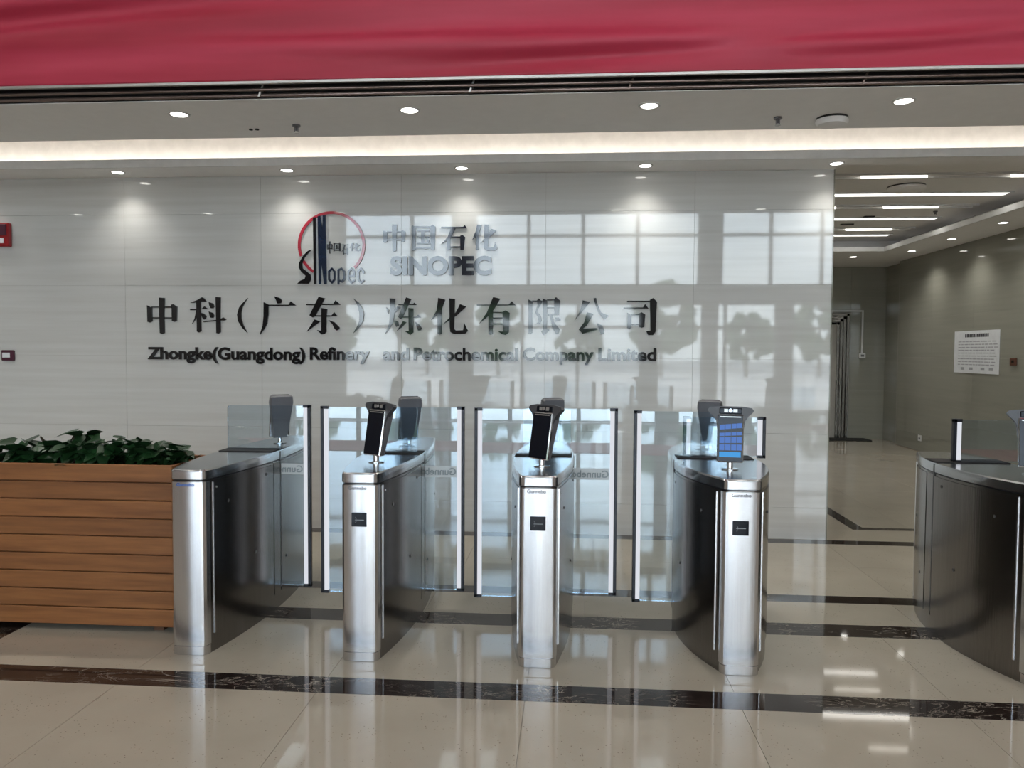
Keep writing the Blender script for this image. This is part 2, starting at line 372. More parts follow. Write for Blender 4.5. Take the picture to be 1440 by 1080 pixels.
# the glazed front of the lobby, behind the camera (seen mirrored in the sign wall)
FY = -8.3
COLS = [-9.0, -6.6, None]
fac = MB()
fac.box(-9, -6.62, FY-.3, FY, 0, 6.7).box(7.4, 9, FY-.3, FY, 0, 6.7)
fac.box(-6.62, 7.4, FY-.3, FY, 5.62, 6.7).box(-6.62, 7.4, FY-.3, FY, 3.03, 3.53)
for a, b in ((-3.42, -2.78), (3.6, 4.22)): fac.box(a, b, FY-.35, FY+.05, 3.53, 5.62)
for a, b in ((-3.5, -2.85), (1.98, 2.45), (3.72, 4.12), (5.75, 6.2)): fac.box(a, b, FY-.35, FY+.05, 0, 3.03)
struct('wall_front', fac, 'facade_grey')
nwin = 0
def window(x0, x1, z0, z1, mull, trans):
    global nwin
    nwin += 1
    f = MB(); t = .04
    f.box(x0, x1, FY-.2, FY-.12, z0, z0+t).box(x0, x1, FY-.2, FY-.12, z1-t, z1).box(x0, x0+t, FY-.2, FY-.12, z0, z1).box(x1-t, x1, FY-.2, FY-.12, z0, z1)
    for q in mull: f.box(q-.05, q+.05, FY-.2, FY-.12, z0, z1)
    for q in trans: f.box(x0, x1, FY-.2, FY-.12, q-.045, q+.045)
    o = f.obj('window_%d' % nwin, 'alu_frame', kind='structure')
    MB().box(x0+t, x1-t, FY-.165, FY-.155, z0+t, z1-t).obj('pane', 'window_glass', o)
window(-6.62, -3.42, 3.53, 5.62, [-4.62], [4.96])
window(-2.78, 3.6, 3.53, 5.62, [-1.23, .33, 1.87], [4.96])
window(4.22, 7.4, 3.53, 5.62, [5.58, 6.98], [4.96])
window(-6.62, -3.5, 0, 3.03, [-5.0], [2.35])
window(-2.85, 1.98, 0, 3.03, [-1.4, .2], [2.35])
window(2.45, 3.72, 0, 3.03, [], [2.35])
window(4.12, 5.75, 0, 3.03, [4.35], [2.35])
window(6.2, 7.4, 0, 3.03, [], [2.35])
struct('ground', MB().box(-60, 60, -48, FY-.3, -.3, -.02), 'pavement')
struct('ground_road', MB().box(-120, 120, -150, -48, -.3, -.03), 'asphalt')
car = MB().box(-8.5, 8.5, -4.3, -2.9, 0.0005, .008, .002).obj('carpet_runner', 'carpet_red'); tag(car, 'red carpet runner laid across the lobby floor, mirrored in the gate glass', 'carpet')
def tree(x, y, h, seed):
    rd = random.Random(seed); t = thing('tree', 'bushy green tree outside the lobby windows, %s from the left, seen mirrored' % ('first', 'second', 'third', 'fourth', 'fifth', 'sixth', 'seventh', 'eighth', 'ninth')[seed], 'tree', (x, y, 0), 0, 'trees outside the lobby')
    import bmesh
    bm = bmesh.new()
    for k in range(46):
        a = rd.uniform(0, 6.283); u = rd.uniform(-1, 1); rr = .34*math.sqrt(max(0, 1-u*u))*rd.uniform(.6, 1)
        mtx = Matrix.Translation((rr*math.cos(a)*h*1.1, rr*math.sin(a)*h*.8, h*(.62+.34*u)))
        bmesh.ops.create_icosphere(bm, subdivisions=2, radius=h*rd.uniform(.05, .12), matrix=mtx)
    for v in bm.verts: v.co += Vector((rd.uniform(-1, 1), rd.uniform(-1, 1), rd.uniform(-1, 1)))*h*.02
    me = bpy.data.meshes.new('crown'); bm.to_mesh(me); bm.free(); me.materials.append(M['foliage']); link('crown', me, t)
    MB().cyl((0, 0, 0), .14, h*.6, n=10, r2=.08).obj('trunk', 'bark', t)
    return t
for k, x in enumerate((-24, -17, -10.5, -5, .5, 6.0, 12, 17.5, 23)):
    tree(x, -38 - (k*7 % 5), (5.2, 4.6, 6.0, 5.0, 4.2, 6.2, 4.4, 5.8, 5.4)[k], k)

# red banner on the edge of the upper floor, with the open ceiling edge below it
ban = thing('banner', 'long red fabric banner stretched across the upper floor edge', 'banner', (0, 4.70, 3.300))
nx, nz = 240, 110; V = []; F = []
for j in range(nz+1):
    for i in range(nx+1):
        x = -8 + 16*i/nx; z = 1.9*j/nz
        y = 0
        for (sl, off, wd, am) in ((.10, .62, .05, .030), (.105, .70, .035, -.022), (-.03, .19, .045, -.026), (.06, .95, .06, .034), (.17, -.12, .05, .026), (.08, .35, .08, .014), (-.015, 1.05, .07, .02), (.13, .1, .04, .018)):
            d = (z - (off + sl*(x*.55))); y += 2.6*am*math.exp(-(d/(wd*1.35))**2)*(0.6+.4*math.sin(x*.9+off*9))
        y += .012*math.sin(x*.7+z*1.3) + .004*math.sin(x*3.1+z*5)
        V.append((x, .05*math.tanh(y/.05)*min(1, z*6+.15), z))
for j in range(nz):
    for i in range(nx): F.append((j*(nx+1)+i, j*(nx+1)+i+1, (j+1)*(nx+1)+i+1, (j+1)*(nx+1)+i))
o = MB().add(V, F).obj('cloth', 'banner_red', ban, smooth=60)
sm = o.modifiers.new('thick', 'SOLIDIFY'); sm.thickness = .003
MB().box(-8, 8, -.012, .010, -.018, .002, .003).obj('hem_bar', 'galvanised', ban)
for k, (y, z, r) in enumerate(((4.735, 3.262, .009), (4.765, 3.236, .011))):
    p = MB().cyl((-8.5, y, z), r, 17, 'x', 12).obj('steel_pipe', 'steel_pipe')
    tag(p, ('thin rusty steel pipe running just below the red banner', 'thicker dark steel pipe in the gap before the ceiling edge')[k], 'pipe')
for k, x in enumerate((-4.6, -1.95, -.62, .35, 1.72, 2.9)):
    br = MB().prism([(x-.02, 3.225), (x-.008, 3.225), (x+.02, 3.295), (x+.008, 3.295)], 4.748, 4.754, 'y').box(x-.01, x+.01, 4.748, 4.79, 3.255, 3.262).obj('pipe_bracket', 'galvanised' if k in (1, 2) else 'steel_pipe')
    tag(br, 'small steel bracket holding the pipes under the banner, number %d from the left'.replace('number %d', ('first', 'second', 'third', 'fourth', 'fifth', 'sixth')[k]), 'bracket', 'pipe brackets under the banner')
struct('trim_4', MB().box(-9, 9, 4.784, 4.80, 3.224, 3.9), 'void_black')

GLYPHS = {
 'A0': ('中',[[(-3797,2118),(-3744,2114),(-3750,1954),(-3749,1790),(-3772,1782),(-3794,1790),(-3797,1954)],[(-3914,2047),(-3867,2023),(-3866,1899),(-3888,1887),(-3911,1894)],[(-3685,2052),(-3662,2057),(-3624,2034),(-3630,1904),(-3653,1894),(-3677,1902),(-3677,2027)],[(-3871,2035),(-3681,2035),(-3681,2024),(-3871,2024)],[(-3869,1936),(-3676,1936),(-3676,1925),(-3869,1925)]]),
 'A1': ('科',[[(-3499,2072),(-3439,2092),(-3386,2121),(-3371,2114),(-3345,2082),(-3424,2078),(-3462,2069)],[(-3441,2085),(-3398,2082),(-3400,1991),(-3397,1810),(-3418,1797),(-3439,1806)],[(-3500,2013),(-3438,2013),(-3439,2003),(-3500,2003)],[(-3391,2013),(-3364,2038),(-3329,2011)],[(-3440,2006),(-3441,1933),(-3485,1875),(-3460,1922)],[(-3397,1977),(-3373,1973),(-3347,1948),(-3355,1922),(-3370,1915),(-3385,1933)],[(-3323,2078),(-3282,2064),(-3271,2035),(-3282,2019),(-3305,2020),(-3318,2049)],[(-3324,1991),(-3283,1977),(-3272,1948),(-3283,1932),(-3306,1933),(-3317,1959)],[(-3257,2123),(-3210,2120),(-3215,1955),(-3213,1800),(-3232,1787),(-3253,1792)],[(-3374,1901),(-3257,1913),(-3257,1903),(-3374,1892)],[(-3216,1919),(-3186,1937),(-3160,1919),(-3163,1911),(-3216,1906)]]),
 'A2': ('(',[[(-2953,2114),(-2998,2071),(-3035,2028),(-3055,1963),(-3048,1905),(-3007,1840),(-2959,1795),(-2999,1869),(-3015,1927),(-3015,1977),(-3004,2028),(-2975,2082)]]),
 'A3': ('广',[[(-2705,2130),(-2650,2114),(-2631,2091),(-2642,2067),(-2675,2063),(-2687,2095)],[(-2767,2053),(-2567,2053),(-2567,2043),(-2767,2043)],[(-2573,2045),(-2550,2085),(-2498,2045)],[(-2803,2076),(-2759,2055),(-2759,1962),(-2772,1880),(-2798,1832),(-2842,1779),(-2814,1864),(-2805,1953)]]),
 'A4': ('东',[[(-2405,2061),(-2150,2061),(-2150,2051),(-2405,2051)],[(-2158,2051),(-2133,2093),(-2085,2053)],[(-2289,2125),(-2230,2111),(-2319,1954),(-2328,1942),(-2344,1937),(-2375,1956)],[(-2327,1957),(-2171,1957),(-2171,1947),(-2327,1947)],[(-2176,1949),(-2146,1985),(-2113,1949)],[(-2263,2023),(-2209,2015),(-2218,1930),(-2218,1809),(-2233,1789),(-2262,1784),(-2291,1809),(-2307,1824),(-2265,1817)],[(-2328,1920),(-2274,1902),(-2357,1841),(-2399,1809)],[(-2200,1916),(-2142,1894),(-2097,1850),(-2097,1830),(-2122,1820),(-2142,1834),(-2163,1878)]]),
 'A5': (')',[[(-1969,2111),(-1920,2075),(-1887,2027),(-1871,1963),(-1879,1907),(-1912,1851),(-1970,1796),(-1933,1859),(-1914,1907),(-1912,1963),(-1921,2027),(-1944,2079)]]),
 'A6': ('炼',[[(-1634,2111),(-1582,2108),(-1591,1957),(-1606,1882),(-1677,1789),(-1639,1882),(-1629,1985)],[(-1664,2032),(-1642,2008),(-1644,1971),(-1658,1994)],[(-1591,1999),(-1563,2041),(-1532,2032),(-1558,2004),(-1591,1976)],[(-1591,1915),(-1554,1901),(-1544,1864),(-1573,1854),(-1585,1882)],[(-1482,2120),(-1435,2104),(-1516,1934),(-1535,1927),(-1555,1943)],[(-1553,2061),(-1397,2061),(-1397,2050),(-1553,2050)],[(-1426,2050),(-1409,2074),(-1383,2050)],[(-1462,2024),(-1416,2021),(-1416,1804),(-1445,1782),(-1473,1803),(-1499,1816),(-1459,1818)],[(-1516,1947),(-1378,1947),(-1378,1938),(-1516,1938)],[(-1402,1939),(-1374,1965),(-1345,1939)],[(-1511,1906),(-1478,1897),(-1520,1850),(-1568,1819)],[(-1402,1902),(-1359,1874),(-1336,1841),(-1350,1823),(-1374,1822),(-1388,1860)]]),
 'A7': ('化',[[(-1190,2116),(-1126,2099),(-1157,2014),(-1209,1953),(-1256,1916),(-1204,2004)],[(-1197,2014),(-1154,2032),(-1157,1795),(-1180,1786),(-1197,1795)],[(-1090,2111),(-1038,2106),(-1044,1838),(-1030,1824),(-964,1827),(-955,1893),(-919,1821),(-945,1796),(-1049,1793),(-1081,1810),(-1086,1856)],[(-993,2060),(-935,2037),(-1021,1958),(-1086,1916),(-1150,1876),(-1086,1940),(-1030,1986)]]),
 'A8': ('有',[[(-695,2123),(-630,2108),(-685,2014),(-731,1959),(-819,1886),(-750,1986)],[(-843,2056),(-555,2056),(-555,2047),(-843,2046)],[(-562,2048),(-527,2086),(-490,2048)],[(-736,1986),(-694,2014),(-695,1797),(-716,1785),(-735,1792)],[(-610,1991),(-583,2005),(-545,1982),(-552,1807),(-581,1785),(-614,1793),(-651,1819),(-605,1816)],[(-696,1991),(-606,1991),(-606,1982),(-696,1982)],[(-696,1940),(-606,1941),(-605,1931),(-696,1931)],[(-695,1889),(-605,1889),(-605,1880),(-695,1879)]]),
 'A9': ('限',[[(-380,2102),(-341,2084),(-341,1805),(-358,1795),(-378,1800)],[(-346,2092),(-254,2092),(-254,2082),(-346,2082)],[(-304,2092),(-288,2111),(-252,2080),(-290,2022),(-300,1998),(-266,1954),(-260,1911),(-277,1882),(-315,1884),(-289,1901),(-293,1940),(-319,1988),(-297,2055)],[(-251,2108),(-211,2094),(-212,1844),(-184,1834),(-242,1784),(-264,1817),(-247,1834)],[(-215,2102),(-138,2102),(-138,2092),(-215,2092)],[(-150,2104),(-134,2123),(-95,2089),(-107,1964),(-149,1964)],[(-213,2034),(-147,2034),(-147,2025),(-213,2025)],[(-213,1973),(-147,1973),(-147,1963),(-212,1963)],[(-190,1963),(-168,1963),(-142,1892),(-98,1839),(-107,1801),(-131,1796),(-165,1854)],[(-142,1940),(-108,1945),(-89,1919),(-137,1907)]]),
 'A10': ('公',[[(102,2094),(169,2080),(112,2008),(31,1914),(79,1998)],[(197,2111),(221,2115),(228,2075),(265,1989),(332,1959),(294,1920),(246,1979),(217,2046)],[(141,1989),(200,1975),(142,1874),(109,1845),(228,1850),(238,1836),(104,1799),(70,1835),(118,1902)],[(226,1893),(276,1874),(297,1826),(291,1797),(262,1795),(247,1845)]]),
 'A11': ('司',[[(492,2090),(696,2091),(696,2080),(492,2080)],[(691,2099),(719,2115),(753,2083),(744,1818),(723,1790),(681,1789),(661,1823),(699,1828)],[(460,2031),(635,2032),(635,2021),(460,2021)],[(626,2021),(649,2064),(681,2021)],[(495,1985),(532,1966),(533,1851),(514,1841),(495,1851)],[(600,1980),(619,1991),(653,1969),(645,1861),(623,1853),(601,1861)],[(527,1972),(603,1972),(603,1964),(527,1964)],[(528,1887),(604,1887),(604,1879),(528,1879)]]),
 'B0': ('中',[[(-1611,2771),(-1567,2771),(-1573,2537),(-1597,2529),(-1608,2541)],[(-1694,2716),(-1654,2708),(-1656,2621),(-1674,2611),(-1692,2616)],[(-1524,2723),(-1488,2707),(-1494,2624),(-1510,2615),(-1526,2618)],[(-1658,2712),(-1524,2711),(-1524,2702),(-1658,2703)],[(-1658,2642),(-1524,2641),(-1524,2631),(-1658,2631)]]),
 'B1': ('国',[[(-1431,2762),(-1395,2754),(-1397,2544),(-1427,2537)],[(-1262,2757),(-1238,2769),(-1215,2749),(-1222,2540),(-1258,2544)],[(-1397,2755),(-1258,2754),(-1258,2740),(-1397,2741)],[(-1399,2569),(-1255,2568),(-1255,2554),(-1399,2555)],[(-1383,2718),(-1270,2718),(-1270,2707),(-1383,2708)],[(-1383,2665),(-1270,2664),(-1270,2654),(-1383,2655)],[(-1387,2608),(-1262,2607),(-1262,2597),(-1387,2598)],[(-1345,2714),(-1314,2714),(-1314,2603),(-1345,2603)],[(-1302,2647),(-1270,2631),(-1278,2607),(-1294,2617)]]),
 'B2': ('石',[[(-1166,2748),(-962,2747),(-962,2735),(-1166,2737)],[(-974,2735),(-954,2764),(-932,2737)],[(-1073,2740),(-1033,2740),(-1077,2653),(-1164,2595),(-1109,2654)],[(-1116,2646),(-1081,2665),(-1081,2543),(-1113,2541)],[(-993,2669),(-973,2678),(-948,2657),(-961,2542),(-991,2543)],[(-1081,2663),(-989,2662),(-989,2651),(-1081,2652)],[(-1081,2574),(-991,2574),(-991,2562),(-1081,2563)]]),
 'B3': ('化',[[(-842,2766),(-800,2763),(-822,2699),(-885,2629),(-854,2707)],[(-855,2684),(-826,2707),(-828,2546),(-852,2538)],[(-778,2765),(-736,2765),(-742,2573),(-726,2561),(-694,2565),(-680,2612),(-658,2557),(-678,2537),(-750,2535),(-778,2553)],[(-711,2730),(-669,2710),(-734,2651),(-814,2601),(-758,2659)]]),
 'L0': ('ring',[[(-1950,2378),(-1931,2398),(-1914,2419),(-1899,2442),(-1887,2466),(-1876,2491),(-1868,2517),(-1863,2543),(-1859,2570),(-1858,2596),(-1860,2623),(-1864,2650),(-1871,2676),(-1879,2701),(-1890,2726),(-1904,2750),(-1919,2772),(-1937,2793),(-1956,2812),(-1977,2830),(-1999,2846),(-2023,2859),(-2048,2871),(-2074,2881),(-2100,2888),(-2128,2893),(-2155,2895),(-2183,2895),(-2210,2893),(-2238,2888),(-2264,2881),(-2290,2872),(-2316,2860),(-2339,2847),(-2362,2831),(-2383,2814),(-2403,2794),(-2420,2773),(-2436,2751),(-2449,2727),(-2460,2703),(-2469,2677),(-2476,2651),(-2480,2624),(-2481,2597),(-2481,2570),(-2477,2543),(-2471,2516),(-2463,2490),(-2439,2499),(-2447,2523),(-2452,2547),(-2455,2572),(-2456,2596),(-2454,2621),(-2451,2646),(-2445,2670),(-2436,2694),(-2426,2716),(-2414,2738),(-2399,2758),(-2383,2778),(-2366,2795),(-2346,2812),(-2326,2826),(-2304,2839),(-2281,2849),(-2257,2858),(-2232,2864),(-2207,2868),(-2182,2870),(-2156,2870),(-2131,2868),(-2106,2864),(-2081,2857),(-2058,2848),(-2035,2838),(-2013,2825),(-1992,2811),(-1973,2794),(-1956,2777),(-1940,2757),(-1925,2737),(-1913,2715),(-1903,2693),(-1895,2669),(-1889,2645),(-1885,2621),(-1884,2596),(-1885,2571),(-1888,2547),(-1893,2523),(-1900,2499),(-1910,2476),(-1922,2454),(-1935,2433),(-1951,2414),(-1968,2396)],[(-2440,2442),(-2431,2428),(-2421,2413),(-2410,2400),(-2398,2387),(-2386,2374),(-2373,2363),(-2359,2352),(-2345,2342),(-2330,2362),(-2344,2372),(-2356,2382),(-2368,2392),(-2380,2404),(-2390,2416),(-2400,2428),(-2410,2441),(-2418,2455)]]),
 'L1': ('S',[[(-2352,2552),(-2387,2540),(-2430,2499),(-2469,2432),(-2473,2391),(-2448,2349),(-2409,2316),(-2418,2287),(-2461,2270),(-2487,2243),(-2380,2243),(-2358,2282),(-2362,2324),(-2396,2353),(-2435,2382),(-2439,2424),(-2417,2482)]]),
 'L2': ('I',[[(-2338,2838),(-2310,2844),(-2309,2241),(-2333,2239)]]),
 'L3': ('N',[[(-2295,2850),(-2270,2856),(-2251,2722),(-2247,2858),(-2221,2860),(-2213,2240),(-2239,2239),(-2262,2440),(-2267,2241),(-2287,2239)]]),
 'L4': ('o',[[(-2166,2390),(-2202,2354),(-2189,2343),(-2154,2378)],[(-2200,2358),(-2200,2276),(-2183,2276),(-2183,2358)],[(-2202,2281),(-2167,2243),(-2154,2254),(-2189,2292)],[(-2162,2243),(-2130,2281),(-2143,2292),(-2175,2254)],[(-2132,2276),(-2132,2358),(-2149,2358),(-2149,2276)],[(-2130,2353),(-2161,2390),(-2174,2379),(-2143,2343)]]),
 'L5': ('p',[[(-2096,2236),(-2096,2371),(-2113,2371),(-2113,2236)],[(-2106,2355),(-2067,2375),(-2075,2390),(-2114,2369)],[(-2086,2378),(-2053,2342),(-2040,2354),(-2074,2390)],[(-2059,2358),(-2060,2276),(-2043,2276),(-2042,2358)],[(-2053,2292),(-2083,2263),(-2071,2251),(-2041,2280)],[(-2063,2266),(-2091,2279),(-2099,2265),(-2071,2251)]]),
 'L6': ('e',[[(-2017,2303),(-1952,2303),(-1952,2319),(-2017,2319)],[(-1949,2305),(-1949,2358),(-1965,2358),(-1966,2305)],[(-1948,2354),(-1983,2389),(-1994,2378),(-1959,2343)],[(-1986,2389),(-2021,2354),(-2009,2343),(-1975,2378)],[(-2019,2358),(-2019,2276),(-2003,2276),(-2003,2358)],[(-2021,2281),(-1988,2243),(-1976,2254),(-2009,2291)],[(-1985,2243),(-1948,2270),(-1958,2283),(-1995,2256)]]),
 'L7': ('c',[[(-1865,2334),(-1865,2357),(-1881,2357),(-1881,2334)],[(-1863,2353),(-1894,2389),(-1906,2378),(-1875,2343)],[(-1899,2389),(-1931,2353),(-1919,2343),(-1886,2378)],[(-1929,2358),(-1929,2276),(-1913,2276),(-1913,2357)],[(-1931,2281),(-1898,2243),(-1886,2253),(-1919,2291)],[(-1894,2243),(-1863,2271),(-1874,2283),(-1905,2255)]]),
 'L8': ('small',[[(-2189,2626),(-2179,2626),(-2181,2518),(-2186,2514),(-2189,2520)],[(-2209,2601),(-2199,2597),(-2200,2557),(-2204,2552),(-2209,2554)],[(-2169,2604),(-2160,2597),(-2162,2558),(-2166,2554),(-2170,2555)],[(-2200,2599),(-2169,2599),(-2169,2594),(-2200,2594)],[(-2200,2566),(-2169,2566),(-2169,2561),(-2200,2561)],[(-2152,2611),(-2140,2608),(-2141,2538),(-2151,2535)],[(-2099,2609),(-2091,2613),(-2084,2607),(-2086,2536),(-2098,2537)],[(-2141,2609),(-2097,2608),(-2097,2604),(-2141,2604)],[(-2142,2546),(-2097,2546),(-2097,2541),(-2142,2541)],[(-2137,2596),(-2101,2596),(-2101,2593),(-2137,2593)],[(-2137,2578),(-2101,2578),(-2101,2575),(-2137,2575)],[(-2138,2559),(-2099,2559),(-2099,2556),(-2138,2556)],[(-2125,2595),(-2115,2595),(-2115,2557),(-2125,2558)],[(-2111,2572),(-2101,2567),(-2104,2559),(-2109,2562)],[(-2078,2597),(-2020,2597),(-2020,2592),(-2078,2592)],[(-2023,2592),(-2018,2605),(-2012,2592)],[(-2052,2594),(-2040,2594),(-2053,2555),(-2078,2529),(-2062,2555)],[(-2064,2552),(-2054,2560),(-2054,2506),(-2063,2506)],[(-2029,2562),(-2024,2566),(-2016,2557),(-2020,2506),(-2029,2506)],[(-2054,2559),(-2028,2559),(-2028,2554),(-2054,2555)],[(-2054,2520),(-2029,2520),(-2029,2515),(-2054,2515)],[(-1983,2609),(-1963,2608),(-1973,2588),(-2003,2567),(-1988,2591)],[(-1989,2583),(-1975,2591),(-1977,2541),(-1988,2539)],[(-1953,2608),(-1933,2608),(-1936,2550),(-1929,2546),(-1914,2547),(-1907,2562),(-1897,2545),(-1907,2539),(-1940,2538),(-1953,2544)],[(-1921,2598),(-1902,2591),(-1933,2574),(-1970,2558),(-1944,2576)]]),
}

# ------------------------------------------------------------------ ceiling lamps and fittings
def downlight(loc, label, group, energy=14, r=.052, col=(1, .97, .91), spot=True, cone=128):
    t = thing('downlight', label, 'downlight', loc, 0, group)
    ring = MB(); n = 24; V = []; F = []
    for i in range(n):
        a = 2*math.pi*i/n
        for rr, z in ((r*1.3, 0), (r*1.3, -.005), (r*1.02, -.006), (r*.98, 0)): V.append((rr*math.cos(a), rr*math.sin(a), z))
    for i in range(n):
        for q in range(4): F.append((i*4+q, i*4+(q+1) % 4, ((i+1) % n)*4+(q+1) % 4, ((i+1) % n)*4+q))
    ring.add(V, F).obj('ring', 'trim_white', t, smooth=40)
    MB().cyl((0, 0, -.004), r*.98, .003, n=20).obj('lens', 'lamp_white', t)
    if spot:
        d = bpy.data.lights.new('bulb', 'SPOT'); d.energy = energy; d.spot_size = math.radians(cone); d.spot_blend = 1.0; d.shadow_soft_size = .05; d.color = col
        l = bpy.data.objects.new('bulb', d); COL.objects.link(l); l.parent = t; l.location = (0, 0, -.02)
    return t
NUM = ['first', 'second', 'third', 'fourth', 'fifth', 'sixth', 'seventh', 'eighth']
for k, x in enumerate((-5.78, -4.21, -2.64, -1.07, .49, 2.066, 3.63)):
    downlight((x, 5.05, 3.22), 'white downlight in the front ceiling, ' + ('outside the left of the photo', 'outside the left of the photo near the first', 'leftmost of the four in the photo', 'second from the left', 'third from the left', 'rightmost, above the corridor side', 'outside the right of the photo')[k], 'downlights in the front ceiling', 48, .055)
for k, x in enumerate((-7.16, -5.60, -4.05, -2.50, -.953, .618, 2.194)):
    downlight((x, 6.65, 3.22), 'downlight close to the sign wall, ' + ('outside the photo at far left', 'just outside the photo at left', 'leftmost in the photo', 'second from the left, left of the round logo', 'third from the left, right of the round logo', 'fourth from the left, above the end of the signs', 'rightmost, at the end of the wall')[k], 'downlights close to the sign wall', 17, .05, cone=118)
for k, (x, y) in enumerate(((5.40, 10.16), (5.44, 11.55), (5.45, 12.87), (4.80, 13.6), (5.40, 8.7))):
    downlight((x, y, 3.29), 'downlight in the corridor soffit, ' + ('upper right, beside the right wall', 'middle one beside the right wall', 'farthest beside the right wall', 'above the lift door at the far end', 'nearest, outside the photo')[k], 'downlights in the corridor', 34, .055)
# corridor ceiling: continuous light strips and glowing slots
for k, y in enumerate((9.34, 11.0, 12.5)):
    t = thing('strip_light', 'long bright linear light across the corridor ceiling, ' + ('nearest', 'middle', 'farthest')[k] + ' of the three', 'light', (0, y, 3.5), 0, 'linear lights in the corridor ceiling')
    MB().box(-2.8, 5.0-.03*k, -.08, .08, -.012, -.002).obj('diffuser', 'strip_light', t)
    MB().box(-2.83, 5.03-.03*k, -.095, -.08, -.016, 0).box(-2.83, 5.03-.03*k, .08, .095, -.016, 0).obj('frame', 'trim_white', t)
    d = bpy.data.lights.new('tube', 'AREA'); d.shape = 'RECTANGLE'; d.size = 7.6; d.size_y = .14; d.energy = (16, 16, 10)[k]; d.color = (1, .97, .9)
    l = bpy.data.objects.new('tube', d); COL.objects.link(l); l.parent = t; l.location = (1.1, 0, -.02)
for k, (y, xsl) in enumerate(((8.38, (3.35, 4.85, 1.8)), (10.1, (3.0, 4.25, 1.6)), (11.87, (4.4, 3.0, 1.5)))):
    t = thing('ceiling_slot', 'shallow ceiling slot with short glowing lamps, ' + ('nearest', 'middle', 'farthest')[k] + ' of the three in the corridor', 'light', (0, y, 3.5), 0, 'glowing slots in the corridor ceiling')
    MB().box(-2.8, 5.03, -.10, -.07, -.02, 0).box(-2.8, 5.03, .07, .10, -.02, 0).obj('frame', 'trim_white', t)
    for x in xsl: MB().cyl((x-.33, 0, -.012), .022, .66, 'x', 12).obj('lamp_tube', 'slot_glow', t)
def sprinkler(loc, label):
    t = thing('sprinkler', label, 'sprinkler', loc, 0, None)
    MB().cyl((0, 0, -.012), .028, .012, n=20).obj('escutcheon', 'grey_plastic', t)
    MB().cyl((0, 0, -.04), .008, .03, n=10).box(-.014, -.010, -.003, .003, -.05, -.012).box(.010, .014, -.003, .003, -.05, -.012).obj('frame', 'grey_plastic', t)
    MB().cyl((0, 0, -.054), .020, .003, n=14).obj('deflector', 'galvanised', t)
    return t
sprinkler((-1.937, 5.34, 3.22), 'dark sprinkler head in the front ceiling at left, above the round logo')
sprinkler((1.376, 5.355, 3.22), 'dark sprinkler head in the front ceiling at right, beside the smoke detector')
sprinkler((4.73, 10.5, 3.50), 'small sprinkler head in the corridor ceiling near the right cornice')
for k, x in enumerate((-2.30, -2.255)):
    o = MB().cyl((x, 5.42, 3.213), .014, .01, n=12).obj('ceiling_hole', 'void_black'); tag(o, ('left', 'right')[k] + ' of two small black screw holes left of the sprinkler', 'hole')
def detector(loc, r, label):
    t = thing('smoke_detector', label, 'detector', loc)
    MB().lathe((0, 0, 0), [(r*.97, 0), (r*.97, -.012), (r*.8, -.016)], 28).obj('base', 'black_plastic', t, smooth=40)
    MB().lathe((0, 0, -.014), [(r, 0), (r, -.018), (r*.88, -.034), (r*.4, -.04)], 28).obj('cover', 'white_paint', t, smooth=40)
detector((1.741, 5.39, 3.22), .105, 'round white ceiling disc beside the right sprinkler')
detector((3.71, 8.94, 3.50), .20, 'large round white ceiling disc in the corridor behind the first glowing slot')
for k, (x, y, w_) in enumerate(((4.02, 10.84, .07), (3.95, 11.47, .09))):
    o = MB().box(x-w_, x+w_, y-.03, y+.03, 3.485, 3.5, .004).obj('ceiling_vent', 'black_plastic'); tag(o, ('nearer', 'farther')[k] + ' small dark fitting on the corridor ceiling between the light strips', 'vent')

# ------------------------------------------------------------------ signs on the wall
SIGN_Y = WY - .018
def glyph_mesh(name, strokes, m, y0=SIGN_Y, d=.016):
    allp = [p for s in strokes for p in s]; cx = (min(p[0] for p in allp)+max(p[0] for p in allp))/2000; cz = min(p[1] for p in allp)/1000
    mb = MB()
    for k, st in enumerate(strokes): mb.prism([(p[0]/1000-cx, p[1]/1000-cz) for p in st], -.0002*(k % 7), d, 'y')
    o = mb.obj(name, m); o.location = (cx, y0, cz); return o
BIG = ['first, left of the one drawn in many strokes', 'second', '', 'third, fourth sign mark', 'fourth, just before the closing bracket', '', 'fifth, just after the closing bracket', 'sixth', 'seventh', 'eighth', 'ninth', 'tenth and last']
for i in range(12):
    ch, st = GLYPHS['A%d' % i]
    o = glyph_mesh('bracket_mark' if ch in '()' else 'character_letter', st, 'black_letter')
    if ch == '(': tag(o, 'large black opening bracket in the big Chinese company line', 'letter', 'big Chinese sign line')
    elif ch == ')': tag(o, 'large black closing bracket in the big Chinese company line', 'letter', 'big Chinese sign line')
    else: tag(o, 'large glossy black character %s, %s in the big Chinese line' % (ch, {0: 'first from the left', 1: 'second', 3: 'first after the opening bracket', 4: 'last before the closing bracket', 6: 'first after the closing bracket', 7: 'second after the closing bracket', 8: 'third after the closing bracket', 9: 'fourth after the closing bracket', 10: 'last but one', 11: 'rightmost'}[i]), 'letter', 'big Chinese sign line')
for i in range(4):
    ch, st = GLYPHS['B%d' % i]
    o = glyph_mesh('character_letter', st, 'silver_letter')
    tag(o, 'medium glossy character %s above the Latin capitals, %s of four' % (ch, ('first', 'second', 'third', 'last')[i]), 'letter', 'upper Chinese sign line')
logo = thing('logo', 'round emblem with red ring, tall dark letters and small brush script', 'logo', (-2.18, SIGN_Y, 2.24))
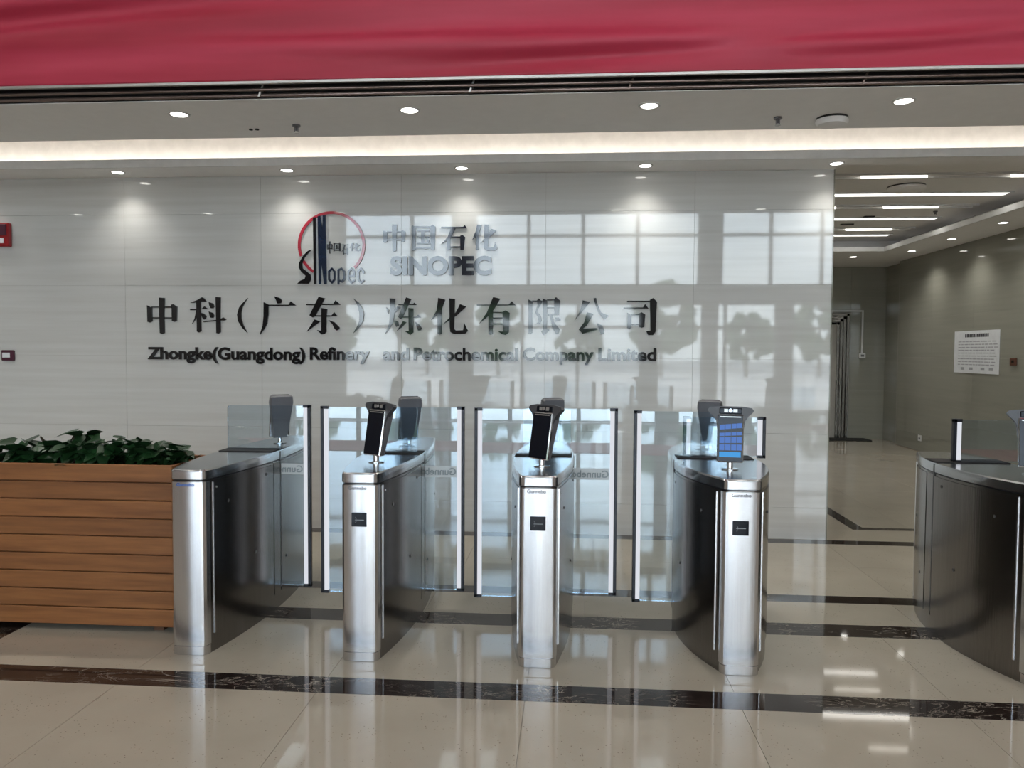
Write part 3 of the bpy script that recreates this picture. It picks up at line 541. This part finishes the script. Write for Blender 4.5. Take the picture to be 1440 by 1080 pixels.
for k, nm, m, dy in (('L0', 'ring', 'logo_red', .004), ('L1', 'letter_s', 'black_letter', 0), ('L2', 'letter_i', 'black_letter', 0), ('L3', 'letter_n', 'logo_blue', 0), ('L4', 'letter_o', 'logo_blue', 0), ('L5', 'letter_p', 'logo_blue', 0), ('L6', 'letter_e', 'logo_blue', 0), ('L7', 'letter_c', 'logo_blue', 0), ('L8', 'brush_script', 'black_letter', .008)):
    o = glyph_mesh(nm, GLYPHS[k][1], m, SIGN_Y+dy, .014-dy*.5); o.parent = logo; o.location = Vector(o.location) - Vector(logo.location)

def text_mesh(s, size, off=0.0, ext=.004, bev=0.0):
    cu = bpy.data.curves.new('txt', 'FONT'); cu.body = s; cu.size = size; cu.offset = off; cu.extrude = ext; cu.resolution_u = 4
    o = bpy.data.objects.new('txt', cu); COL.objects.link(o); bpy.context.view_layer.update()
    dg = bpy.context.evaluated_depsgraph_get(); me = bpy.data.meshes.new_from_object(o.evaluated_get(dg))
    bpy.data.objects.remove(o); bpy.data.curves.remove(cu); return me
def bounds(me):
    c = [v.co for v in me.vertices]; return min(v.x for v in c), max(v.x for v in c), min(v.y for v in c), max(v.y for v in c)
def place_word(word, x0, x1, zbase, caph, m, off, place_of, group, cap='letter'):
    full = text_mesh(word, 1.0, off); a, b, _, _ = bounds(full); H = bounds(text_mesh('H', 1.0, off))[3]
    sx_ = (x1-x0)/(b-a); sz_ = caph/H; bi = bounds(text_mesh('I', 1.0, off))[1]
    seen = {}
    for i, ch in enumerate(word):
        me = text_mesh(ch, 1.0, off); pre = 0 if i == 0 else bounds(text_mesh(word[:i]+'I', 1.0, off))[1] - bi
        ca, cb, _, _ = bounds(me); cxx = (ca+cb)/2
        for v in me.vertices: v.co = Vector(((v.co.x-cxx)*sx_, -v.co.z*2.2, v.co.y*sz_))
        me.materials.clear(); me.materials.append(M[m]); me.update()
        nm = 'bracket_mark' if ch in '()' else 'letter'
        o = link(nm, me, None, loc=(x0 + (pre + cxx - a)*sx_, SIGN_Y+.004, zbase))
        seen[ch] = seen.get(ch, 0)+1; nth = '' if word.count(ch) == 1 else NUM[seen[ch]-1]+' '
        kind = 'bracket' if ch in '()' else ('capital letter ' if ch.isupper() else 'small letter ') + ch
        if ch == '(': kind = 'opening bracket'
        if ch == ')': kind = 'closing bracket'
        tag(o, 'black %s%s, in %s' % (nth, kind, place_of), 'letter', group)
G2 = 'English sign line under the big characters'
place_word('Zhongke(Guangdong)', -3.913, -2.415, 1.552, .109, 'black_letter', .031, 'the first English word group of the lower sign', G2)
place_word('Refinery', -2.372, -1.821, 1.557, .109, 'black_letter', .031, 'the word Refinery', G2)
place_word('and', -1.697, -1.455, 1.558, .109, 'black_letter', .031, 'the word and of the lower sign', G2)
place_word('Petrochemical', -1.414, -.471, 1.559, .109, 'black_letter', .031, 'the word Petrochemical', G2)
place_word('Company', -.426, .205, 1.562, .109, 'black_letter', .031, 'the word Company', G2)
place_word('Limited', .245, .753, 1.565, .109, 'black_letter', .031, 'the word Limited', G2)
place_word('SINOPEC', -1.627, -.710, 2.327, .160, 'silver_letter', .045, 'the row of capitals beside the round logo', 'Latin capitals beside the logo')

# ------------------------------------------------------------------ small things on the walls
t = thing('fire_alarm', 'red fire alarm sounder box on the sign wall at the left edge', 'alarm', (-5.31, WY-.002, 2.59))
MB().box(-.09, .085, -.05, 0, 0, .22, .008).obj('housing', 'alarm_red', t)
MB().box(-.075, .07, -.062, -.05, .10, .205, .005).obj('cover', 'sign_maroon', t)
MB().box(-.01, .04, -.056, -.05, .03, .075).obj('label_plate', 'paper', t); MB().cyl((-.03, -.056, .05), .012, .006, 'y', 12).obj('indicator', 'green_led', t)
t = thing('call_point', 'small dark maroon call point with white window on the left of the wall', 'alarm', (-5.28, WY-.002, 1.525))
MB().box(-.06, .06, -.03, 0, 0, .10, .006).obj('housing', 'sign_maroon', t); MB().box(-.045, .03, -.033, -.03, .03, .075).obj('window_plate', 'paper', t)
t = thing('notice_poster', 'white notice sheet with dark heading and lines of text on the right wall', 'poster', (5.845, 11.6, 1.36))
MB().box(-.003, 0, -.62, .62, 0, .62).obj('sheet', 'paper', t)
rd = random.Random(3); mb = MB(); x = -.34
while x < .30:
    w_ = rd.uniform(.03, .06); mb.box(-.0045, -.003, x, x+w_, .525, .575); x += w_+.012
mb.obj('heading', 'ink', t)
mb = MB()
for r_ in range(9):
    x = -.5
    while x < .5:
        w_ = rd.uniform(.03, .11); mb.box(-.0042, -.003, -(x+w_), -x, .455-r_*.042, .468-r_*.042); x += w_+rd.uniform(.012, .03)
mb.obj('text_lines', 'soft_ink', t, kind='stuff')
mb = MB()
for x in (-.42, -.2, .12, .36): mb.box(-.0045, -.003, x-.05, x+.05, .045, .085)
mb.obj('footer_marks', 'soft_ink', t)
t = thing('switch_plate', 'small dark brown plate on the right wall beside the notice', 'switch', (5.845, 10.63, 1.49))
MB().box(-.02, 0, -.07, .07, 0, .10, .004).obj('plate', 'plate_brown', t); MB().box(-.026, -.02, -.03, .02, .035, .07, .002).obj('knob', 'brass_frame', t)
t = thing('cable_conduit', 'thin white cable trunking running above and beside the lift door', 'conduit', (5.56, 15.19, 1.55))
MB().box(-.62, .015, -.012, .008, .885, .915).obj('horizontal_run', 'trim_white', t)
MB().box(-.015, .015, -.012, .008, .10, .90).obj('vertical_run', 'trim_white', t)
MB().box(-.06, .06, -.04, .008, 0, .10, .006).obj('socket_box', 'trim_white', t); MB().box(-.03, .03, -.043, -.04, .03, .07).obj('button', 'grey_plastic', t)
t = thing('wall_socket', 'small white socket near the floor on the right corridor wall', 'socket', (5.846, 13.3, .18))
MB().box(-.008, 0, -.06, .06, 0, .1, .003).obj('plate', 'trim_white', t); MB().box(-.010, -.008, -.03, .03, .03, .06).obj('outlet', 'grey_plastic', t)
d = struct('door_1', MB().box(3.93, 4.2, 15.19, 15.3, 0, 2.2).box(3.93, 5.08, 15.19, 15.3, 2.2, 2.25), 'brass_frame')
for k in range(4):
    a = .04+.055*k
    MB().box(5.34-a-.045, 5.34-a, 15.13+.02*k, 15.25, 0, 2.44-a).box(3.93+a, 5.34-a, 15.13+.02*k, 15.25, 2.44-a-.045, 2.44-a).box(3.93+a, 3.93+a+.045, 15.13+.02*k, 15.25, 0, 2.44-a).obj('frame_step', 'brass_frame', d)
for a, b in ((4.17, 4.615), (4.625, 5.08)): MB().box(a, b, 15.22, 15.26, 0, 2.2).obj('lift_door_leaf', 'door_steel', d)
o = MB().box(3.9, 5.63, 14.75, 15.17, 0.001, .018, .004).obj('door_mat', 'mat_black'); tag(o, 'black rubber mat on the floor before the far lift door', 'mat')

# ------------------------------------------------------------------ turnstiles
HL = .84                                    # half length of a cabinet (the wide ones are shorter)
def outline(bulge, inset=0.0, n=14):
    """plan of a cabinet: flat rounded nose, sides bulging to the middle"""
    hw = .100 - inset; L = HL - inset; pts = []
    def wdt(y): return hw + bulge*(1-(y/(L-.04))**2)
    side = []
    for i in range(n+1):
        y = -(L-.042) + 2*(L-.042)*i/n; side.append((wdt(y), y))
    nose = [(hw-.034, -L), (hw-.018, -L+.005), (hw-.006, -L+.018)]
    rightp = nose + side + [(hw-.006, L-.018), (hw-.018, L-.005), (hw-.034, L)]
    return rightp + [(-x, y) for x, y in rightp[::-1]]
def side_x(bulge, y): return .100 + bulge*(1-(y/(HL-.04))**2)
def side_strip(mb, bulge, sgn, y0, y1, z0, z1, out=.0012, n=6):
    """thin skin lying on the curved side"""
    V = []; F = []
    for i in range(n+1):
        y = y0+(y1-y0)*i/n; x = side_x(bulge, y)
        for dx in (-.004, out):
            for z in (z0, z1): V.append((sgn*(x+dx), y, z))
    for i in range(n):
        a = i*4; b = a+4
        F += [(a+2, b+2, b+3, a+3), (a, a+1, b+1, b), (a, b, b+2, a+2), (a+1, a+3, b+3, b+1)]
    F += [(0, 2, 3, 1), (n*4, n*4+1, n*4+3, n*4+2)]
    mb.add(V, F)
def wing(parent, x_in, x_out, y, z0, z1, band=False, both=False):
    """sliding glass wing; x_out is the free end with the light strip"""
    a, b = min(x_in, x_out), max(x_in, x_out); s = 1 if x_out > x_in else -1
    g_ = MB().prism([(a, z0), (b, z0), (b, z1-.012), (b-.004, z1), (a+.02, z1), (a+.006, z1-.006), (a, z1-.02)], y-.005, y+.005, 'y').obj('glass_wing', 'gate_glass', parent)
    ends = [(x_out, s)] + ([(x_in, -s)] if both else [])
    for xe, q in ends:
        MB().box(min(xe-q*.032, xe-q*.006), max(xe-q*.032, xe-q*.006), y-.010, y+.010, z0+.012, z1-.012).obj('light_strip', 'led_strip', g_)
        MB().box(min(xe-q*.006, xe+q*.014), max(xe-q*.006, xe+q*.014), y-.014, y+.014, z0-.005, z1+.005, .002).box(min(xe-q*.034, xe+q*.014), max(xe-q*.034, xe+q*.014), y-.014, y+.014, z1-.012, z1+.006).box(min(xe-q*.034, xe+q*.014), max(xe-q*.034, xe+q*.014), y-.014, y+.014, z0-.006, z0+.012).obj('edge_profile', 'dark_profile', g_)
    if band:
        x0b, x1b = b-.30, b-.036
        MB().box(x0b, x1b, y-.0062, y-.0052, .845, .915).obj('frosted_band', 'frost_glass', g_)
        me = text_mesh('Gunnebo', .062, .0012, .0003)
        aa, bb, _, _ = bounds(me)
        for v in me.vertices: v.co = Vector((x0b+.03+(bb-v.co.x), y-.0068-v.co.z*.2, .860+v.co.y*1.0))
        me.materials.clear(); me.materials.append(M['frost_letter']); link('band_lettering', me, g_)
def turnstile(cx, bulge, label, wings, reader, brand_mat, slot, card_dx=0):
    global HL
    HL = .64 if bulge > .1 else .84
    t = thing('turnstile', label, 'turnstile', (cx, 3.91+HL, 0), 0, 'turnstiles in a row')
    MB().prism(outline(bulge, .003), 0.0, .94).obj('body', 'shaded_steel', t, smooth=35)
    MB().prism(outline(bulge, .007), .938, .95).obj('shadow_gap', 'black_plastic', t, smooth=35)
    c = MB(); o1 = outline(bulge, -.001); o2 = outline(bulge, .004)
    n = len(o1); V = [(x, y, .948) for x, y in o1]+[(x, y, .992) for x, y in o1]+[(x, y, 1.0) for x, y in o2]
    F = [tuple(range(n))[::-1], tuple(range(2*n, 3*n))]+[(r*n+i, r*n+(i+1) % n, (r+1)*n+(i+1) % n, (r+1)*n+i) for r in (0, 1) for i in range(n)]
    c.add(V, F).obj('top_cover', 'top_steel', t, smooth=35)
    wy = 4.69-3.91-HL
    for e in (-1, 1):
        y0 = e*(HL+.0005)
        nose = [(-.100, -HL+.05), (-.095, -HL+.016), (-.083, -HL+.003), (-.066, -HL-.003), (.066, -HL-.003), (.083, -HL+.003), (.095, -HL+.016), (.100, -HL+.05), (.09, -HL+.05), (-.09, -HL+.05)]
        pts = nose if e < 0 else [(x, -y) for x, y in nose]
        MB().prism(pts, .052, .935).obj('front_panel' if e < 0 else 'rear_panel', 'brushed_steel', t, smooth=25)
        MB().prism([(x*.985, y*.998) for x, y in pts], .002, .048).obj('kick_plate', 'brushed_steel', t, smooth=50)
        MB().prism([(x*1.004, y*1.001) for x, y in pts], .953, .990).obj('cap_band', 'brushed_steel', t, smooth=50)
    for sgn in (-1, 1):
        mb = MB(); side_strip(mb, bulge, sgn, -HL+.08, wy-.06, .10, .925, .0022); p = mb.obj('side_panel', 'shaded_steel', t, smooth=40)
        mb = MB(); side_strip(mb, bulge, sgn, wy-.05, wy+.045, .10, .935, .0022, 2); mb.obj('guide_cover', 'shaded_steel', t, smooth=40)
        mb = MB(); side_strip(mb, bulge, sgn, wy+.062, HL-.08, .10, .925, .0022); p2 = mb.obj('side_panel', 'shaded_steel', t, smooth=40)
        mb = MB(); side_strip(mb, bulge, sgn, -HL+.073, -HL+.08, .10, .925, .0030, 1); mb.obj('panel_edge', 'brushed_steel', t)
        for (yy, zz, pp) in ((-HL+.20, .80, p), (wy-.30, .44, p), (wy-.16, .88, p), (HL-.2, .62, p2), (wy+.15, .30, p2)):
            x = side_x(bulge, yy)+.002
            MB().cyl((sgn*x-(.002 if sgn > 0 else .002), yy, zz), .0085, .005, 'x', 14).obj('lock', 'black_plastic', pp)
        x = side_x(bulge, -HL+.09)
        MB().cyl((sgn*x, -HL+.098, .895), .006, .006, 'x', 10).obj('hinge_pin', 'chrome', p)
    for q in slot:
        mb = MB(); a0 = wy+.048 if q > 0 else wy-.06
        side_strip(mb, bulge, q, a0, a0+.010, .125, .995, .0030, 1); mb.obj('wing_slot', 'black_plastic', t)
    ws = side_x(bulge, wy+.05)-.012
    MB().box(-ws, ws, wy-.045, wy+.11, .999, 1.006).obj('wing_guide', 'void_black', t)
    me = text_mesh('Gunnebo', .026, .0006, .0004); aa, bb, _, _ = bounds(me)
    for v in me.vertices: v.co = Vector((v.co.x-(aa+bb)/2-.008*1, -HL-.0034-v.co.z, .912+v.co.y))
    me.materials.clear(); me.materials.append(M[brand_mat]); link('brand_lettering', me, t)
    if reader:
        r_ = MB().box(-.040+card_dx, .040+card_dx, -HL-.0065, -HL-.002, .718, .792, .001).obj('card_reader', 'black_gloss', t)
        mb = MB().box(-.022+card_dx, .026+card_dx, -HL-.0072, -HL-.0062, .752, .7545)
        for i in range(5):
            a = math.radians(-50+25*i); mb.box(-.026+card_dx+.012*math.cos(a)-.0012, -.026+card_dx+.012*math.cos(a)+.0012, -HL-.0072, -HL-.0062, .7535+.017*math.sin(a)-.0015, .7535+.017*math.sin(a)+.0015)
        mb.obj('reader_symbol', 'soft_ink', r_)
    for wv in wings: wing(t, wv[0], wv[1], wv[2]+wy, *wv[3:])
    return t
glassmat('frost_glass', (.75, .80, .80), 1.0, 1.5)
m = bpy.data.materials.new('frost_glass'); m.use_nodes = True; nt = m.node_tree; b = nt.nodes['Principled BSDF']
tr = N(nt, 'BsdfTransparent'); mx = N(nt, 'MixShader'); mx.inputs[0].default_value = .6
b.inputs['Base Color'].default_value = (.75, .8, .82, 1); b.inputs['Roughness'].default_value = .6
nt.links.new(tr.outputs[0], mx.inputs[1]); nt.links.new(b.outputs[0], mx.inputs[2]); nt.links.new(mx.outputs[0], nt.nodes['Material Output'].inputs[0]); M['frost_glass'] = m
YR, YL = .072, .0      # wing planes, local
Z0, Z1 = .13, 1.285
X1, X2, X3, X4, X5 = -2.025, -1.094, -.160, .870, 2.35
turnstile(X1, .085, 'leftmost stainless steel turnstile, end cabinet beside the wooden planter, without card reader', [(-2.19-X1, -1.658-X1, YR, Z0, Z1, True)], False, 'brand_blue', (1,))
turnstile(X2, .085, 'second stainless steel turnstile from the left, with glass wings on both sides', [(-.945-X2, -1.54-X2, YL, .118, Z1), (-1.25-X2, -.672-X2, YR, Z0, Z1, True)], True, 'brand_dark', (-1, 1))
turnstile(X3, .085, 'middle stainless steel turnstile, third from the left, seen nearly straight on', [(.005-X3, -.572-X3, YL, .118, Z1), (-.29-X3, .280-X3, YR, Z0, Z1, True)], True, 'brand_dark', (-1, 1))
turnstile(X4, .150, 'wide bulging steel turnstile, fourth from the left, at the wide lane', [(.95-X4, .40-X4, YL, .118, 1.28), (.705-X4, 1.172-X4, YR, 1.002, 1.243, False, True)], True, 'brand_dark', (-1, 1), -.010)
turnstile(X5, .130, 'rightmost steel turnstile, cut off by the right edge of the photo', [(2.80-X5, 2.26-X5, YL, 1.002, 1.25)], True, 'brand_dark', (-1, 1))

# face recognition terminals: screen slab on a flared housing on a chrome neck
def terminal(x, y, rz, label, lit=False, rear=False, tilt=.17):
    t = thing('face_terminal', label, 'terminal', (x, y, 1.0), rz, 'face scanners on the turnstiles')
    MB().lathe((0, 0, 0), [(.045, .0012), (.045, .005), (.030, .008), (.018, .010)], 28).obj('base_disc', 'chrome', t, smooth=40)
    MB().lathe((0, 0, .008), [(.017, 0), (.017, .03), (.014, .036), (.014, .050)], 20).obj('neck', 'chrome', t, smooth=40)
    R_ = Euler((-tilt, 0, 0)).to_matrix(); off = Vector((0, -.006, .036))
    def put(mb, name, m, par=t, smooth=None):
        mb.v = [tuple(R_ @ Vector(v) + off) for v in mb.v]; return mb.obj(name, m, par, smooth)
    body = MB()
    T_ = [(-.046, .004), (.046, .004), (.080, .250), (.076, .290), (.066, .298), (-.066, .298), (-.076, .290), (-.080, .250)]
    n = len(T_); V = [(a, -.012, b) for a, b in T_]+[(a, .012, b) for a, b in T_]+[(a*.90, .030, .006+b*.97) for a, b in T_]
    F = [tuple(range(n))[::-1], tuple(range(2*n, 3*n))]+[(r_*n+i, r_*n+(i+1) % n, (r_+1)*n+(i+1) % n, (r_+1)*n+i) for r_ in (0, 1) for i in range(n)]
    put(body.add(V, F), 'housing', 'grey_plastic', smooth=35)
    hp = [(.070, .205), (.078, .232), (.094, .256), (.114, .274), (.122, .286), (.112, .300), (.06, .308)]
    hp = hp + [(-a, b) for a, b in hp[::-1]]; n = len(hp)
    if not rear: put(MB().prism(hp, -.022, .006, 'y'), 'camera_hood', 'dark_hood', smooth=35)
    put(MB().box(-.0695, .0695, -.034, -.012, .002, .262, .005), 'screen_frame', 'chrome')
    s_ = put(MB().box(-.0655, .0655, -.0365, -.0335, .007, .257, .001), 'screen', 'black_gloss')
    put(MB().box(-.055, .055, -.0372, -.0364, .246, .2515), 'speaker_slit', 'galvanised', s_)
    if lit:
        put(MB().box(-.056, .056, -.0371, -.0364, .030, .058), 'display_bar', 'screen_blue', s_)
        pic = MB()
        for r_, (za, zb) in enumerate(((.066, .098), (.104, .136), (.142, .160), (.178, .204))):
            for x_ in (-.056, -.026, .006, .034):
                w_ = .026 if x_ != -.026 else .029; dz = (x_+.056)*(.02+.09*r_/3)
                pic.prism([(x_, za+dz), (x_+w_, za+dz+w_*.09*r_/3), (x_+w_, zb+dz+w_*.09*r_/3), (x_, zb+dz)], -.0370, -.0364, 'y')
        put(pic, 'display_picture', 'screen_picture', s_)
    v_ = put(MB().box(-.060, .060, -.026, -.018, .266, .300, .004), 'camera_visor', 'black_gloss')
    put(MB().cyl((.0, -.030, .284), .010, .006, 'y', 14), 'camera_lens', 'chrome', v_)
    put(MB().box(-.034, -.014, -.0275, -.0255, .274, .293), 'sensor_window', 'galvanised', v_); put(MB().box(.014, .036, -.0275, -.0255, .274, .293), 'sensor_window', 'galvanised', v_)
    return t
terminal(-1.103, 4.30, math.radians(-35), 'black face scanner at the front of the second turnstile from the left')
terminal(-.154, 4.245, math.radians(-40), 'black face scanner at the front of the middle turnstile')
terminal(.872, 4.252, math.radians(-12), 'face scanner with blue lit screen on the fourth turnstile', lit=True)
terminal(2.44, 4.235, math.radians(-20), 'black face scanner cut off at the right edge of the photo')
RL = ['first turnstile, beside the planter', 'second turnstile, behind its black scanner', 'middle turnstile, half hidden by the front scanner', 'fourth turnstile, left of the lit screen']
for k, (x, y, r_) in enumerate(((-1.985, 5.12, 214), (-1.078, 5.07, 205), (-.128, 5.07, 200), (.905, 5.02, 160))):
    terminal(x, y, math.radians(r_), 'grey-backed rear face scanner on the ' + RL[k], rear=True)

# ------------------------------------------------------------------ planter and plants
PX0, PX1, PY0, PY1 = -4.45, -2.262, 4.20, 4.66
pl = thing('planter', 'long wooden planter box of horizontal orange-brown boards', 'planter', ((PX0+PX1)/2, (PY0+PY1)/2, 0))
ox, oy = (PX0+PX1)/2, (PY0+PY1)/2; hx, hy = (PX1-PX0)/2, (PY1-PY0)/2
MB().box(-hx+.02, hx-.02, -hy+.02, hy-.02, .05, .92).obj('liner', 'wood_dark', pl)
MB().box(-hx+.025, hx-.025, -hy+.025, hy-.025, .92, .945).obj('soil', 'soil', pl)
for sx_ in (-1, 1):
    for sy_ in (-1, 1): MB().box(sx_*(hx-.12)-.03, sx_*(hx-.12)+.03, sy_*(hy-.08)-.03, sy_*(hy-.08)+.03, 0, .05).obj('foot', 'wood_dark', pl)
ph = (.978-.035)/9; me_c = {}
for side in ('front', 'back', 'left', 'right'):
    for k in range(9):
        z0 = .035+k*ph
        if side in ('front', 'back'):
            s_ = -1 if side == 'front' else 1
            if 'l' not in me_c: me_c['l'] = MB().box(-hx, hx, -.010, .010, .002, ph-.003, .004).mesh('board'); me_c['l'].materials.append(M['wood'])
            link('board', me_c['l'], pl, loc=(0, s_*(hy-.010), z0))
        else:
            s_ = -1 if side == 'left' else 1
            if 's' not in me_c: me_c['s'] = MB().box(-.010, .010, -hy+.021, hy-.021, .002, ph-.003, .004).mesh('board'); me_c['s'].materials.append(M['wood'])
            link('board', me_c['s'], pl, loc=(s_*(hx-.010), 0, z0))
# leaves: a folded heart with a pointed tip
LV = [(0, 0, 0), (.30, -.14, .06), (.46, .12, .05), (.40, .46, .02), (.20, .80, -.04), (0, 1.12, -.12), (-.20, .80, -.04), (-.40, .46, .02), (-.46, .12, .05), (-.30, -.14, .06), (0, .28, -.02), (0, .68, -.07)]
LF = [(0, 1, 10), (1, 2, 10), (2, 3, 10), (3, 11, 10), (3, 4, 11), (4, 5, 11), (5, 6, 11), (6, 7, 11), (7, 10, 11), (7, 8, 10), (8, 9, 10), (9, 0, 10)]
leaf_me = MB().add(LV, LF).mesh('leaf', 60); leaf_me.materials.append(M['leaf'])
rd = random.Random(11)
PL = ['at the left edge of the photo', 'left of the tallest clump', 'forming the tallest clump', 'right of the tallest clump', 'near the middle of the visible planter', 'with an upright pointed leaf', 'at the planter end beside the first turnstile', 'outside the photo to the left', 'outside the photo, second from the left end']
centers = [(-3.30, .14), (-3.12, .12), (-2.93, .20), (-2.76, .16), (-2.62, .145), (-2.46, .13), (-2.33, .06), (-3.62, .13), (-3.95, .13)]
for k, (cx_, hh) in enumerate(centers):
    p = thing('leafy_plant', 'dark green heart-leaved plant in the wooden planter, ' + PL[k], 'plant', (cx_, oy, .94), 0, 'plants in the planter')
    st = MB(); pos = []
    for i in range(46 if k < 6 else 30):
        a = rd.uniform(0, 2*math.pi); r_ = rd.uniform(.0, .12 if k != 6 else .06); z = rd.uniform(.0, 1)**.8*hh
        if i % 3 == 0: lx, ly, z = rd.uniform(-.12, .12)*(.4 if k == 6 else 1), rd.uniform(-.13, -.08), rd.uniform(.05, hh*.7)
        else: lx, ly = r_*math.cos(a)*.95, max(-.10, r_*math.sin(a)*1.2)
        pos.append((lx, ly, z))
    for (lx, ly, z) in pos:
        sz = rd.uniform(.065, .115); ang = math.atan2(ly, lx)-math.pi/2+rd.uniform(-.9, .9)
        link('leaf', leaf_me, p, loc=(lx*.8, ly*.9, z), rot=(rd.uniform(-1.0, .7), rd.uniform(-.7, .7), ang)).scale = (sz, sz, sz)
        ex, ey, ez = lx*.8, ly*.9, z
        st.add([(lx*.2-.002, ly*.2, 0), (lx*.2+.002, ly*.2, 0), (lx*.2, ly*.2+.003, 0), (ex, ey, ez)], [(0, 1, 3), (1, 2, 3), (2, 0, 3), (0, 2, 1)])
    st.obj('stems', 'stem', p, kind='stuff')
    if k == 2: link('leaf', leaf_me, p, loc=(.0, -.235, .03), rot=(-2.6, 0, math.pi*.98)).scale = (.085, .085, .085)
